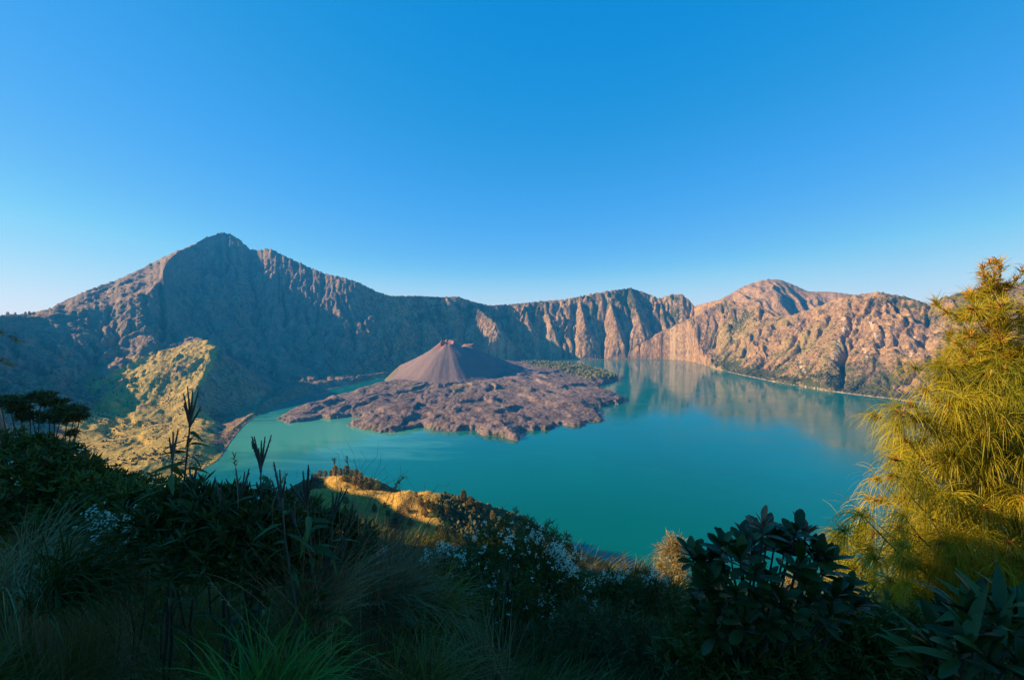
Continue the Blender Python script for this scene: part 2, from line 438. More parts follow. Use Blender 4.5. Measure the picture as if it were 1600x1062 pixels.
# masks by where each kind of cover grows; spur grass follows its sunlit side
def crater_masks(X, Y, Z):
    ph = np.arctan2(X, Y); r = np.hypot(X, Y)
    px = 800 + np.tan(np.clip(ph, -1.3, 1.3)) * F
    up = (Z - LAKE) / 650
    n = fbm(X / 500, Y / 500, 4, 71)
    spm = sstep(-45, 15, np.maximum(ridge(X, Y, spur, 2.6, 0.33, 6), ridge(X, Y, spur2, 0.6, 0.5, 8)) - Z + 15) * sstep(f_(400), f_(330), ph) * sstep(4500, 4100, r)  # grass colour kept off the spur's shaded flank, so shade is partly painted
    spm = np.maximum(spm, (0.85 + 0.3 * n) * sstep(f_(345), f_(318), ph) * sstep(f_(60), f_(110), ph) * sstep(3500, 3000, r) * sstep(LAKE + 190, LAKE + 110, Z))  # likewise cut off higher up, where the slope lies in shade
    grass = np.maximum(spm * 0.95, sstep(f_(1060), f_(1130), ph) * sstep(f_(1480), f_(1250), ph) * (0.60 - 0.2 * up + 0.3 * n))
    grass = np.maximum(grass, sstep(f_(330), f_(230), ph) * sstep(3000, 3500, r) * 0.33)
    veg = 0.12 + 0.22 * n
    veg += sstep(f_(610), f_(680), ph) * sstep(f_(1090), f_(1050), ph) * (0.05 + 0.30 * sstep(0.5, 0.95, up))
    veg += sstep(f_(1080), f_(1140), ph) * (0.34 * sstep(0.55, 0.0, up) + 0.14 + 0.12 * sstep(0.6, 1.0, up))
    veg = veg - spm * 0.05
    scar = np.zeros_like(X) - 0.2
    for pts, w in (([(1325, 490), (1318, 515), (1305, 545), (1293, 575)], 7), ([(1362, 500), (1372, 525), (1385, 545)], 6), ([(1255, 505), (1248, 525)], 5), ([(1345, 530), (1352, 560)], 5), ([(1432, 520), (1425, 560)], 4), ([(1250, 560), (1262, 585)], 6)):
        ip = np.interp(Z / np.maximum(Y, 1), [-(p[1] - HORIZON) / F for p in pts[::-1]], [p[0] for p in pts[::-1]])
        inr = (Z / np.maximum(Y, 1) < -(pts[0][1] - HORIZON) / F) & (Z / np.maximum(Y, 1) > -(pts[-1][1] - HORIZON) / F)
        scar = np.maximum(scar, np.where(inr, 0.62 - 0.42 * np.abs(px - ip - 9 * n) / w + 0.3 * fbm(X / 60, Y / 60, 3, 73), -0.2))
    scar = np.maximum(scar, 0.56 * sstep(LAKE + 11, LAKE + 4, Z) * sstep(f_(1085), f_(1130), ph))
    s_ = ph * 5200
    scree = fbm((s_ + 110 * fbm(X / 190, Y / 190, 4, 75, 0.6)) / 85, r / 420, 4, 77, 0.6) * (0.9 - 0.4 * sstep(f_(1050), f_(1100), ph)) + 0.22
    ash = sstep(f_(620), f_(520), ph) * sstep(3000, 4200, r)
    return dict(grass=grass, veg=veg, scar=scar, ash=ash, scree=scree, golden=spm)

def caldera_sheet():
    vis = np.linspace(f_(-25), f_(1625), 900)
    ph = np.concatenate([np.linspace(-1.84, vis[0], 70)[:-1], vis, np.linspace(vis[-1], 1.45, 50)[1:]])
    tr = np.concatenate([np.linspace(-0.02, 1.0, 270), np.linspace(1.0, 2.0, 50)[1:], np.linspace(2, 3, 16)[1:]])
    PHm, TT = np.meshgrid(ph, tr)
    ti = lambda T: np.interp(PHm, PHI, T)
    rs, re, rc = ti(T_RS), ti(T_RE), ti(T_RC)
    Rr = np.where(TT <= 1, rs + (re - rs) * TT, np.where(TT <= 2, re + (rc + 60 - re) * (TT - 1), rc + 60 + (TT - 2) * 900))
    X = Rr * np.sin(PHm); Y = Rr * np.cos(PHm)
    Z = bilin(HH, GX0, GY0, CELL, X, Y)
    land = sstep(LAKE + 2, LAKE + 60, Z)
    s = PHm * 5200
    fine = ridged((s + 45 * fbm(X / 110, Y / 110, 3, 85)) / 85, Rr / 260, 4, 87, 0.65)
    patch = 0.5 + 0.9 * np.clip(fbm(X / 420, Y / 420, 3, 89) + 0.4, 0, 1)
    gentle = 1 - 0.8 * sstep(f_(365), f_(330), PHm) * sstep(3700, 3100, Rr)
    Z = Z + gentle * land * (5 * fbm(X / 60, Y / 60, 4, 81, 0.65) + 3.0 * ridged(X / 26, Y / 26, 2, 83) + 22 * patch * (fine - 0.6) * sstep(3.0, 2.0, TT))
    # keep the crest where the photograph has it
    tanv = np.where(TT > 0.5, Z / Rr, -9)
    cur = gauss1(tanv.max(0), 1.5)
    want = np.interp(ph, PHI, T_SK) + (0.0012 + 0.0016 * sstep(f_(325), f_(375), ph) * sstep(f_(600), f_(480), ph)) * fbm(ph * 150, ph * 0, 5, 91, 0.75)
    w = sstep(0.35, 1.0, TT) * sstep(3.0, 2.0, TT)
    Z = Z + (want - cur)[None, :] * Rr * w
    Z = np.where(TT <= -0.0, LAKE - 4, Z)
    return ph, X, Y, np.maximum(Z, -640)
ph, CX, CY, CZ = caldera_sheet()
masks = crater_masks(CX, CY, CZ)
pc = 0.5 * (ph[1:] + ph[:-1])
full = np.ones((CX.shape[0] - 1, CX.shape[1] - 1), bool)
for name, a, b in (('mountain', -9, f_(612)), ('crater_cliff', f_(612), f_(1086)), ('crater_hillside', f_(1086), 9)):
    grid_mesh(name, CX, CY, CZ, M_CRATER, masks, full & ((pc > a) & (pc <= b))[None, :])

# rounded hill standing behind the right-hand rim
HILL = [(1060, 492, 7600), (1085, 484, 7600), (1120, 470, 7550), (1140, 460, 7500), (1160, 448, 7450), (1185, 439, 7400), (1200, 436, 7400), (1220, 437, 7350), (1240, 445, 7300), (1262, 455, 7200), (1300, 456, 7000), (1332, 460, 6800), (1370, 475, 6600), (1420, 492, 6500)]
def far_hill():
    hp = np.array([(*pol(*at(px, py, Y)[:2]), at(px, py, Y)[2]) for px, py, Y in HILL])
    ph = np.linspace(hp[0, 0], hp[-1, 0], 230)
    rc = gauss1(np.interp(ph, hp[:, 0], hp[:, 1]), 3); zc = gauss1(np.interp(ph, hp[:, 0], hp[:, 2]), 2)
    k = np.linspace(-1, 0.6, 90)
    PHm, K = np.meshgrid(ph, k)
    Rr = rc[None, :] + K * 1100
    X = Rr * np.sin(PHm); Y = Rr * np.cos(PHm)
    Z = zc[None, :] - np.abs(K) ** 1.1 * 620
    s = PHm * 7000
    g = ridged((s + K * 500 + 60 * fbm(X / 300, Y / 300, 2, 5)) / 330, K * 0.5, 4, 101)
    Z = Z + (g - 0.6) * 170 * np.clip(np.abs(K) * 3, 0.05, 1) + 8 * fbm(X / 90, Y / 90, 3, 103)
    tanv = Z / Rr
    Z = Z + ((zc / rc + 0.0008 * fbm(ph * 150, ph * 0, 3, 5)) - gauss1(tanv.max(0), 2))[None, :] * Rr * sstep(1, 0, np.abs(K))
    one = np.ones_like(X)
    grid_mesh('hill', X, Y, np.maximum(Z, -640), M_CRATER, dict(grass=0.30 * one, veg=0.12 * one, scar=-one, ash=0 * one, golden=0 * one, scree=0.3 * one + 0.5 * fbm(X / 60, Y / 200, 3, 79)))
far_hill()

# lake
lx, ly = np.meshgrid(np.linspace(-5200, 6200, 40), np.linspace(-200, 7600, 30))
grid_mesh('lake', lx, ly, np.full(lx.shape, LAKE), M_LAKE)

# ------------------------------------------------------------------ lava island with the cone
ISL = [(434, 656), (452, 645), (470, 637), (500, 629), (532, 620), (570, 611), (605, 602), (628, 590), (640, 577), (700, 568.5), (790, 565.5), (812, 567), (850, 569), (900, 573), (940, 580), (962, 588), (966, 592), (950, 599), (930, 603), (940, 611), (975, 622), (976, 628), (955, 633), (930, 637), (942, 652), (936, 657), (918, 661), (918, 666), (895, 665),
       (875, 662), (868, 668), (845, 671), (812, 676), (816, 686), (800, 688), (770, 682), (742, 675), (700, 672), (655, 669), (640, 672), (610, 675), (575, 672), (548, 668), (543, 663), (566, 654), (545, 651), (520, 654), (480, 657), (452, 659)]
isl = [on_lake(*p) for p in ISL]
CONE_X, CONE_Y = at(700, 600, 4150)[:2]
CONE_TOP = at(700, 531, 4150)[2]
def island():
    X0, X1 = f_(428), f_(985)
    ph = np.linspace(X0, X1, 560)
    # rows spaced evenly in the picture so that every lobe has its detail
    rr = LAKE / ((HORIZON - np.linspace(694, 563.5, 430)) / F)
    PHm, Rm = np.meshgrid(ph, rr)
    X = Rm * np.tan(PHm); Y = Rm.copy()
    wx = X + 26 * fbm(X / 110, Y / 110, 4, 201); wy = Y + 45 * fbm(X / 130, Y / 130, 4, 207)
    d = poly_dist(wx, wy, isl)
    dist = np.hypot(X - CONE_X, (Y - CONE_Y) * 0.95); ang = np.arctan2(X - CONE_X, Y - CONE_Y)
    # lava apron: steep lobe fronts, levees and pressure ridges
    flow = 11 * ridged(ang * 9 + 1.1 * fbm(X / 420, Y / 420, 4, 220), dist / 700, 4, 223) + 4 * fbm(X / 140, Y / 140, 5, 229, 0.65) + 2.5 * ridged(X / 55, Y / 80, 3, 231)
    lob = 20 * sstep(-0.12, 0.22, fbm(ang * 3.2 + 0.8 * fbm(X / 500, Y / 500, 3, 244), dist / 620, 3, 241)) + 4 * sstep(-0.05, 0.3, fbm(X / 170, Y / 200, 3, 243))
    rise = 14 * sstep(0, 30, d) + 16 * sstep(0, 220, d) + 24 * sstep(1500, 300, dist)
    Z = LAKE + np.where(d > 0, rise + (flow + lob) * (0.35 * sstep(0, 25, d) + 0.65 * sstep(0, 130, d)) * (0.25 + 0.75 * sstep(380, 750, dist)), -6)
    # cone with its summit craters, left shoulder and right shoulder
    zt = CONE_TOP
    cw = dist * (1 + 0.04 * fbm(np.cos(ang) * 2, np.sin(ang) * 2, 3, 251))
    cz = zt - 0.84 * np.maximum(cw - 62, 0) + 0.00036 * np.maximum(cw - 200, 0) ** 2 - 1.2 * ridged(ang * 9 + 0.5 * fbm(X / 90, Y / 90, 3, 256), dist / 160, 3, 255) * sstep(40, 200, cw)
    crat = np.hypot(X - CONE_X + 6, Y - CONE_Y + 8)
    lip = -16 + 16 * np.cos(ang)
    cz = cz + np.where(cw < 300, lip * sstep(260, 70, cw), 0)
    cz = np.where(cw < 66, zt + lip + 15 * fbm(np.cos(ang) * 2.2 + 3, np.sin(ang) * 2.2, 3, 258) - 62 * sstep(60, 14, crat), cz)
    breach = sstep(0.55, 0.1, np.abs(ang + 2.45)) * sstep(200, 40, cw)
    cz = cz - 26 * breach * sstep(0, 40, cw)
    c2x, c2y = at(733, 575, 4300)[:2]
    d2 = np.hypot(X - c2x, Y - c2y)
    z2 = at(733, 537, 4300)[2]
    cz2 = np.where(d2 < 46, z2 - 40 * sstep(44, 6, d2), z2 - 0.84 * (d2 - 44) + 0.00035 * np.maximum(d2 - 150, 0) ** 2)
    sh1 = ridge(X, Y, [(CONE_X - 60, CONE_Y, zt - 40), at(648, 560, 4200), at(626, 570, 4250)], 1.0, 0.9, 8)
    sh2 = ridge(X, Y, [(c2x + 40, c2y, z2 - 40), at(785, 562, 4300), at(812, 572, 4300)], 0.5, 0.5, 20)
    cone = np.maximum(np.maximum(cz, cz2), np.maximum(sh1, sh2))
    cone = np.where(dist < 900, cone, -1e9)
    # side vent crater in front of the cone
    vx, vy = at(702, 618, 3450)[:2]
    dv = np.hypot((X - vx) / 1.6, Y - vy)
    Z = Z + np.where(d > 0, 14 * sstep(150, 80, dv) - 22 * sstep(70, 25, dv), 0)
    is_cone = (cone > Z)
    hb_ = np.clip(0.5 + 0.5 * (cone - Z) / 22, 0, 1)
    Zc = np.where(d > 5, np.maximum(Z, cone) + 22 * hb_ * (1 - hb_), np.maximum(Z, cone)) + np.where(is_cone, 0.8 * fbm(X / 22, Y / 22, 3, 261), 0)
    smooth = sstep(-22, 16, cone - Z + 14 * fbm(X / 60, Y / 60, 3, 263)) * sstep(6, 1, np.maximum(sh1, sh2) - np.maximum(cz, cz2))
    smooth = np.maximum(smooth, 0.55 * sstep(-4, 10, cone - Z))
    red = is_cone * np.clip(sstep(150, 40, cw) * sstep(0.9, 0.3, np.abs(ang + 2.2)) + sstep(62, 50, d2) + 0.7 * sstep(84, 66, cw), 0, 1)
    red = red * sstep(-.5, .2, fbm(X / 40, Y / 40, 3, 271) + 0.25)
    tan_ = sstep(420, 150, np.hypot((X - vx) / 1.7, Y - vy)) * sstep(-0.2, 0.4, fbm(X / 150, Y / 150, 3, 275)) + 0.7 * sstep(40, 0, np.abs(d)) * sstep(0.1, .4, fbm(X / 160, Y / 160, 2, 277))
    green = sstep(28, 4, d) * sstep(0.1, 0.4, fbm(X / 200, Y / 200, 2, 279)) * 0.8
    at_ = dict(smooth=smooth, red=red, tan=np.clip(tan_, 0, 1) * ~is_cone, green=green)
    def corner(a): return a[:-1, :-1] & a[1:, :-1] & a[:-1, 1:] & a[1:, 1:]
    land = d > -14
    anyl = land[:-1, :-1] | land[1:, :-1] | land[:-1, 1:] | land[1:, 1:] | is_cone[:-1, :-1]
    ck = corner(is_cone)
    grid_mesh('volcanic_cone_ground', X, Y, Zc, M_LAVA, at_, anyl & ck).name = 'volcano_cone'
    grid_mesh('lava_field', X, Y, Zc, M_LAVA, at_, anyl & ~ck)
    # broken blocks lying on the flows
    ok = np.argwhere((d > 5) & ~is_cone & (fbm(X / 90, Y / 90, 3, 291) > -0.1))
    w = np.array([Y[i, j] ** 2 for i, j in ok]); w /= w.sum()
    pick = ok[RNG.choice(len(ok), 6500, p=w)]
    return X, Y, Zc, d, np.array([(X[i, j], Y[i, j], Zc[i, j]) for i, j in pick]) + RNG.normal(size=(len(pick), 3)) * [5, 9, 0.3]
IX, IY, IZ, ID, BLOCKS = island()
# ------------------------------------------------------------------ the rim the camera stands on, and the headland below it
def mat_slope():
    n = NT('slope_grass')
    p = n.coord('Object')
    big = n.noise(p, 0.03, 4, 0.6, 0.4); mid = n.noise(p, 0.35, 5, 0.65); fine = n.noise(p, 6.0, 4, 0.7)
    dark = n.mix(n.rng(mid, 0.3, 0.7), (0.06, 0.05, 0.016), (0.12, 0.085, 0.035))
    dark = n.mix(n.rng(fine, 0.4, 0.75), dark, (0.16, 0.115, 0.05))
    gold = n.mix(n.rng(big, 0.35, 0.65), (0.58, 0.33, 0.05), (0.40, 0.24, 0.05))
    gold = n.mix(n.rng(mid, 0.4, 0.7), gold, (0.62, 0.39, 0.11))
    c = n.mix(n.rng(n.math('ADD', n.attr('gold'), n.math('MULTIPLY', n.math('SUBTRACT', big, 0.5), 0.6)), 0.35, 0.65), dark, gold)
    b = n.bump(n.math('ADD', n.math('MULTIPLY', mid, 2.0), n.math('MULTIPLY', fine, .3)), 0.7, 1.2)
    return n.out(c, 0.95, b, 0.1)
M_SLOPE = mat_slope()
HEAD = [(-470, 470, -215), at(440, 800, 510), at(475, 775, 500), at(500, 768, 480), at(560, 766, 465), at(600, 768, 452), at(645, 768, 446), at(690, 773, 440), at(735, 786, 434), at(775, 806, 428), at(820, 845, 420), at(845, 875, 412)]
BACK = [(-330, 590, -245), at(480, 752, 590), at(530, 741, 575), at(575, 754, 565), at(610, 772, 555), at(660, 800, 545)]
def near_height(x, y):
    x = np.asarray(x, float); y = np.asarray(y, float)
    q = 0.35 * x + 0.94 * y
    r = np.hypot(x, y)
    f = np.where(q < 10, 0.42 * q, 4.2 + 0.72 * (q - 10))
    f = np.where(q < 0, 0.20 * q, f)
    z = -1.65 - f
    z = z - np.where(q < -9, (-9 - q) * 0.75, 0)
    z = z + np.minimum(r, 60) / 60 * 3.0 * fbm(x / 18, y / 18, 4, 301) + 0.12 * fbm(x / 1.6, y / 1.6, 3, 305) + np.minimum(r / 300, 1) * 14 * fbm(x / 120, y / 120, 3, 309)
    # unseen shoulder added behind and left of the camera to keep the foreground in shade
    hump = ridge(x, y, SHADE_SHOULDER, 0.8, 2.0, 2)
    z = np.maximum(z, hump + 1.0 * fbm(x / 9, y / 9, 4, 315) * sstep(6, 14, r))
    z = np.maximum(z, ridge(x, y, left_rim, 5.0, 1.4, 6) + 8 * fbm(x / 90, y / 90, 3, 67))
    hz = np.maximum(ridge(x, y, HEAD, 0.75, 0.95, 14), ridge(x, y, BACK, 0.6, 0.6, 10))
    hz = hz + 5 * fbm(x / 60, y / 60, 4, 321) * sstep(0, 30, hz - z) + 1.2 * fbm(x / 12, y / 12, 3, 327)
    return np.maximum(z, hz), hz > z
SHADE_SHOULDER = [(-75, -75, 18), (-52, -34, 17.5), (-44, -10, 17), (-44, 2.2, 19.6), (-45, 3.6, 15.2), (-46, 5.5, 11.5), (-48, 10, 9), (-53, 15, 4), (-60, 26, 2), (-110, 50, -8), (-200, 80, 0), (-330, 60, 10)]
def near_ground():
    ph = np.concatenate([np.linspace(-PI, f_(-60), 110)[:-1], np.linspace(f_(-60), f_(1660), 520), np.linspace(f_(1660), PI, 60)[1:]])
    r = np.concatenate([[0.15], np.geomspace(0.5, 250, 190), np.linspace(252, 640, 150), np.linspace(645, 1150, 40)])
    P_, R_ = np.meshgrid(ph, r)
    X = R_ * np.sin(P_); Y = R_ * np.cos(P_)
    Z, head = near_height(X, Y)
    # the big sheet carries the terrain where this one ends
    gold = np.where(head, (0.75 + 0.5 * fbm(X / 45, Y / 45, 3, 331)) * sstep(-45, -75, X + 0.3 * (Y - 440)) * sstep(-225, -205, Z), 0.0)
    q = 0.6 * X + 0.8 * Y
    ok = (Z > LAKE - 25) & (R_ < np.where(np.abs(P_) > 1.4, 130, 1e9))
    k = ok[:-1, :-1] & ok[1:, :-1] & ok[:-1, 1:] & ok[1:, 1:]
    hh = head[:-1, :-1] & head[1:, :-1] & head[:-1, 1:] & head[1:, 1:]
    at_ = dict(gold=gold)
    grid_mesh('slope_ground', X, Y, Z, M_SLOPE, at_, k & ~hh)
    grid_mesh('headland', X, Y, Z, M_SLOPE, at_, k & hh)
near_ground()
def gz(x, y): return float(near_height(np.array([x]), np.array([y]))[0][0])
# ------------------------------------------------------------------ plant materials and mesh tools
def mat_leaf(name, a, b, translucent=0.25, scale=9.0, rough=0.55, spec=0.3, tip=None):
    n = NT(name)
    p = n.coord('Object')
    info = n.new('ShaderNodeObjectInfo')
    f = n.math('ADD', n.math('MULTIPLY', n.noise(p, scale, 3, 0.6), 0.8), n.math('MULTIPLY', info.outputs['Random'], 0.4))
    c = n.mix(n.rng(f, 0.32, 0.85), a, b)
    n.out(c, rough, None, spec)
    if translucent:
        tr = n.new('ShaderNodeBsdfTranslucent'); n.l.new(c, tr.inputs['Color'])
        mx = n.new('ShaderNodeMixShader'); mx.inputs[0].default_value = translucent
        n.l.new(n.bsdf.outputs[0], mx.inputs[1]); n.l.new(tr.outputs[0], mx.inputs[2])
        n.l.new(mx.outputs[0], n.n['Material Output'].inputs['Surface'])
    return n.m
L = dict(
    needle=mat_leaf('golden_needles', (0.25, 0.235, 0.008), (0.50, 0.40, 0.018), 0.45, 3.0),
    bud=mat_leaf('rust_shoots', (0.34, 0.13, 0.03), (0.50, 0.24, 0.06), 0.1, 5.0),
    pale=mat_leaf('pale_needles', (0.27, 0.20, 0.065), (0.42, 0.30, 0.12), 0.3, 2.0),
    broad=mat_leaf('glossy_leaf', (0.022, 0.040, 0.007), (0.075, 0.095, 0.014), 0.12, 4.0, 0.45, 0.3),
    red=mat_leaf('sun_reddened_leaf', (0.20, 0.06, 0.03), (0.30, 0.13, 0.05), 0.2, 4.0, 0.4, 0.4),  # top shoots lightened in colour to stand for low sun on them
    dark=mat_leaf('dark_leaf', (0.050, 0.062, 0.010), (0.125, 0.125, 0.017), 0.15, 3.0),
    heath=mat_leaf('heath_leaf', (0.050, 0.055, 0.014), (0.11, 0.10, 0.025), 0.1, 3.0),
    weed=mat_leaf('weed_leaf', (0.05, 0.075, 0.012), (0.13, 0.14, 0.022), 0.2, 4.0),
    spike=mat_leaf('weed_spike', (0.06, 0.05, 0.035), (0.11, 0.085, 0.06), 0.0, 8.0),
    grass=mat_leaf('green_grass', (0.085, 0.080, 0.010), (0.20, 0.165, 0.026), 0.25, 1.2),
    fresh=mat_leaf('fresh_grass', (0.05, 0.17, 0.02), (0.11, 0.27, 0.035), 0.3, 1.2),
    dry=mat_leaf('dry_grass', (0.24, 0.15, 0.06), (0.46, 0.30, 0.13), 0.15, 1.2),
    gold=mat_leaf('gold_grass', (0.44, 0.25, 0.04), (0.66, 0.40, 0.09), 0.3, 0.05, 0.8),
    twig=mat_leaf('bare_twig', (0.13, 0.085, 0.06), (0.26, 0.18, 0.13), 0.0, 3.0, 0.85),
    bark=mat_leaf('bark', (0.06, 0.04, 0.025), (0.13, 0.085, 0.05), 0.0, 9.0, 0.9),
    flower=mat_leaf('white_flower', (0.82, 0.74, 0.52), (0.90, 0.82, 0.60), 0.2, 9.0, 0.7),
    yellow=mat_leaf('yellow_leaf', (0.40, 0.30, 0.03), (0.55, 0.42, 0.06), 0.4, 9.0),
    tree=mat_leaf('hill_tree_leaf', (0.14, 0.115, 0.03), (0.34, 0.235, 0.075), 0.3, 0.35, 0.8),
    grove=mat_leaf('grove_leaf', (0.055, 0.07, 0.018), (0.13, 0.125, 0.035), 0.0, 0.02, 0.9),
    scrub=mat_leaf('scrub_leaf', (0.030, 0.038, 0.014), (0.085, 0.08, 0.026), 0.0, 0.02, 0.9),
)

class MB:
    """collects vertex and face arrays, several materials allowed, built as one mesh"""
    def __init__(self): self.v = []; self.f = []; self.n = 0
    def add(self, V, Fc, mi=0):
        V = np.asarray(V, np.float32).reshape(-1, 3); Fc = np.asarray(Fc, np.int64)
        if len(V) == 0 or len(Fc) == 0: return
        self.v.append(V); self.f.append((Fc + self.n, mi)); self.n += len(V)
    def mesh(self, name, mats, smooth=True):
        me = bpy.data.meshes.new(name)
        V = np.concatenate(self.v)
        me.vertices.add(len(V)); me.vertices.foreach_set('co', V.ravel())
        loops = np.concatenate([f.ravel() for f, _ in self.f]).astype(np.int32)
        sizes = np.concatenate([np.full(len(f), f.shape[1]) for f, _ in self.f])
        mis = np.concatenate([np.full(len(f), m) for f, m in self.f]).astype(np.int32)
        me.loops.add(len(loops)); me.loops.foreach_set('vertex_index', loops)
        me.polygons.add(len(sizes))
        me.polygons.foreach_set('loop_start', np.concatenate([[0], np.cumsum(sizes)[:-1]]).astype(np.int32))
        me.polygons.foreach_set('material_index', mis)
        me.polygons.foreach_set('use_smooth', np.full(len(sizes), smooth))
        me.update(calc_edges=True)
        for m in (mats if isinstance(mats, (list, tuple)) else [mats]): me.materials.append(m)
        return me
    def build(self, name, mats, parent=None, smooth=True, kind=None, loc=None):
        o = bpy.data.objects.new(name, self.mesh(name, mats, smooth)); COL.objects.link(o)
        if parent: o.parent = parent
        if kind: o['kind'] = kind
        if loc: o.location = loc
        return o
def unit(v):
    v = np.asarray(v, float)
    return v / (np.linalg.norm(v, axis=-1, keepdims=True) + 1e-9)
def ribbons(mb, P, D, Ln, Wd, droop, segs=3, prof=None, mi=0, bend=None):
    """many narrow blades at once, each curving over under its weight"""
    P = np.asarray(P, float).reshape(-1, 3); N = len(P)
    if N == 0: return
    D = unit(np.broadcast_to(D, P.shape).copy())
    Ln = np.broadcast_to(Ln, (N,)); Wd = np.broadcast_to(Wd, (N,)); droop = np.broadcast_to(droop, (N,))
    prof = prof or [1 - (k / segs) ** 1.5 * 0.85 for k in range(segs + 1)]
    side = unit(np.cross(D, unit(RNG.normal(size=(N, 3)))))
    pts = []
    p = P.copy(); d = D.copy()
    for k in range(segs + 1):
        w = (Wd * prof[k] * 0.5)[:, None]
        pts += [p - side * w, p + side * w]
        p = p + d * (Ln / segs)[:, None]
        d = d + np.array([0, 0, -1.0]) * (droop / segs)[:, None]
        if bend is not None: d = d + bend / segs
        d = unit(d)
        side = unit(side - d * (side * d).sum(-1, keepdims=True))
    V = np.stack(pts, 1)                                    # N, 2(segs+1), 3
    m = 2 * (segs + 1)
    q = np.array([[2 * k, 2 * k + 1, 2 * k + 3, 2 * k + 2] for k in range(segs)])
    Fc = (np.arange(N)[:, None, None] * m + q[None]).reshape(-1, 4)
    mb.add(V.reshape(-1, 3), Fc, mi)
def tube(mb, pts, r0, r1, sides=5, mi=0):
    pts = np.asarray(pts, float); n = len(pts)
    t = unit(np.gradient(pts, axis=0))
    a = unit(np.cross(t, np.array([0.3, 0.9, 0.2]))); b = np.cross(t, a)
    rr = np.linspace(r0, r1, n)[:, None, None]
    th = np.linspace(0, 2 * PI, sides, endpoint=False)
    ring = a[:, None, :] * np.cos(th)[None, :, None] + b[:, None, :] * np.sin(th)[None, :, None]
    V = (pts[:, None, :] + ring * rr).reshape(-1, 3)
    Fc = [[i * sides + j, i * sides + (j + 1) % sides, (i + 1) * sides + (j + 1) % sides, (i + 1) * sides + j] for i in range(n - 1) for j in range(sides)]
    mb.add(V, Fc, mi)
def curve_pts(a, b, n=6, sag=0.0, wob=0.0):
    a = np.asarray(a, float); b = np.asarray(b, float)
    t = np.linspace(0, 1, n)[:, None]
    p = a + (b - a) * t
    p[:, 2] += sag * (4 * t * (1 - t))[:, 0]
    if wob:
        w = RNG.normal(size=(n, 3)) * wob; w[0] = 0; w[-1] = 0
        p += w
    return p
def rand_dirs(n, up=0.0):
    d = RNG.normal(size=(n, 3)); d[:, 2] += up
    return unit(d)
def empty(name, loc, label=None, cat=None, group=None):
    o = bpy.data.objects.new(name, None); COL.objects.link(o)
    o.location = loc; o.empty_display_size = 0.1
    if label: o['label'] = label
    if cat: o['category'] = cat
    if group: o['group'] = group
    return o
def tag(o, label, cat, group=None):
    o['label'] = label; o['category'] = cat
    if group: o['group'] = group
    return o
def leaf_mesh(name, length, width, mat, fold=0.18, curl=0.25, segs=5, shape='obovate'):
    """one leaf blade along +X with a folded midrib and a curled tip"""
    mb = MB(); V = []; Fc = []
    for k in range(segs + 1):
        t = k / segs
        w = {'obovate': math.sin(PI * min(1, t ** 1.45 * 0.94 + 0.02)) ** 0.6, 'lance': math.sin(PI * (t ** 0.75 * 0.97 + 0.015)) ** 1.1}[shape] * width / 2
        x = length * t; z = -curl * length * t * t
        V += [(x, -w, z + w * fold * 2), (x, 0, z), (x, w, z + w * fold * 2)]
    for k in range(segs):
        a = 3 * k
        Fc += [(a, a + 1, a + 4, a + 3), (a + 1, a + 2, a + 5, a + 4)]
    mb.add(V, Fc)
    return mb.mesh(name, mat)
def put(name, me, parent, M):
    o = bpy.data.objects.new(name, me); COL.objects.link(o)
    o.parent = parent; o.matrix_basis = M
    return o
def orient(d, roll=0.0):
    """matrix whose +X runs along d with +Z as upright as can be"""
    d = Vector(d).normalized()
    y = Vector((0, 0, 1)).cross(d)
    if y.length < 1e-3: y = Vector((0, 1, 0))
    y.normalize(); z = d.cross(y)
    m = Matrix((d, y, z)).transposed()
    return (m @ Matrix.Rotation(roll, 3, 'X')).to_4x4()
def sub(o):  # world offset of a thing as an array
    return np.array(o.location)
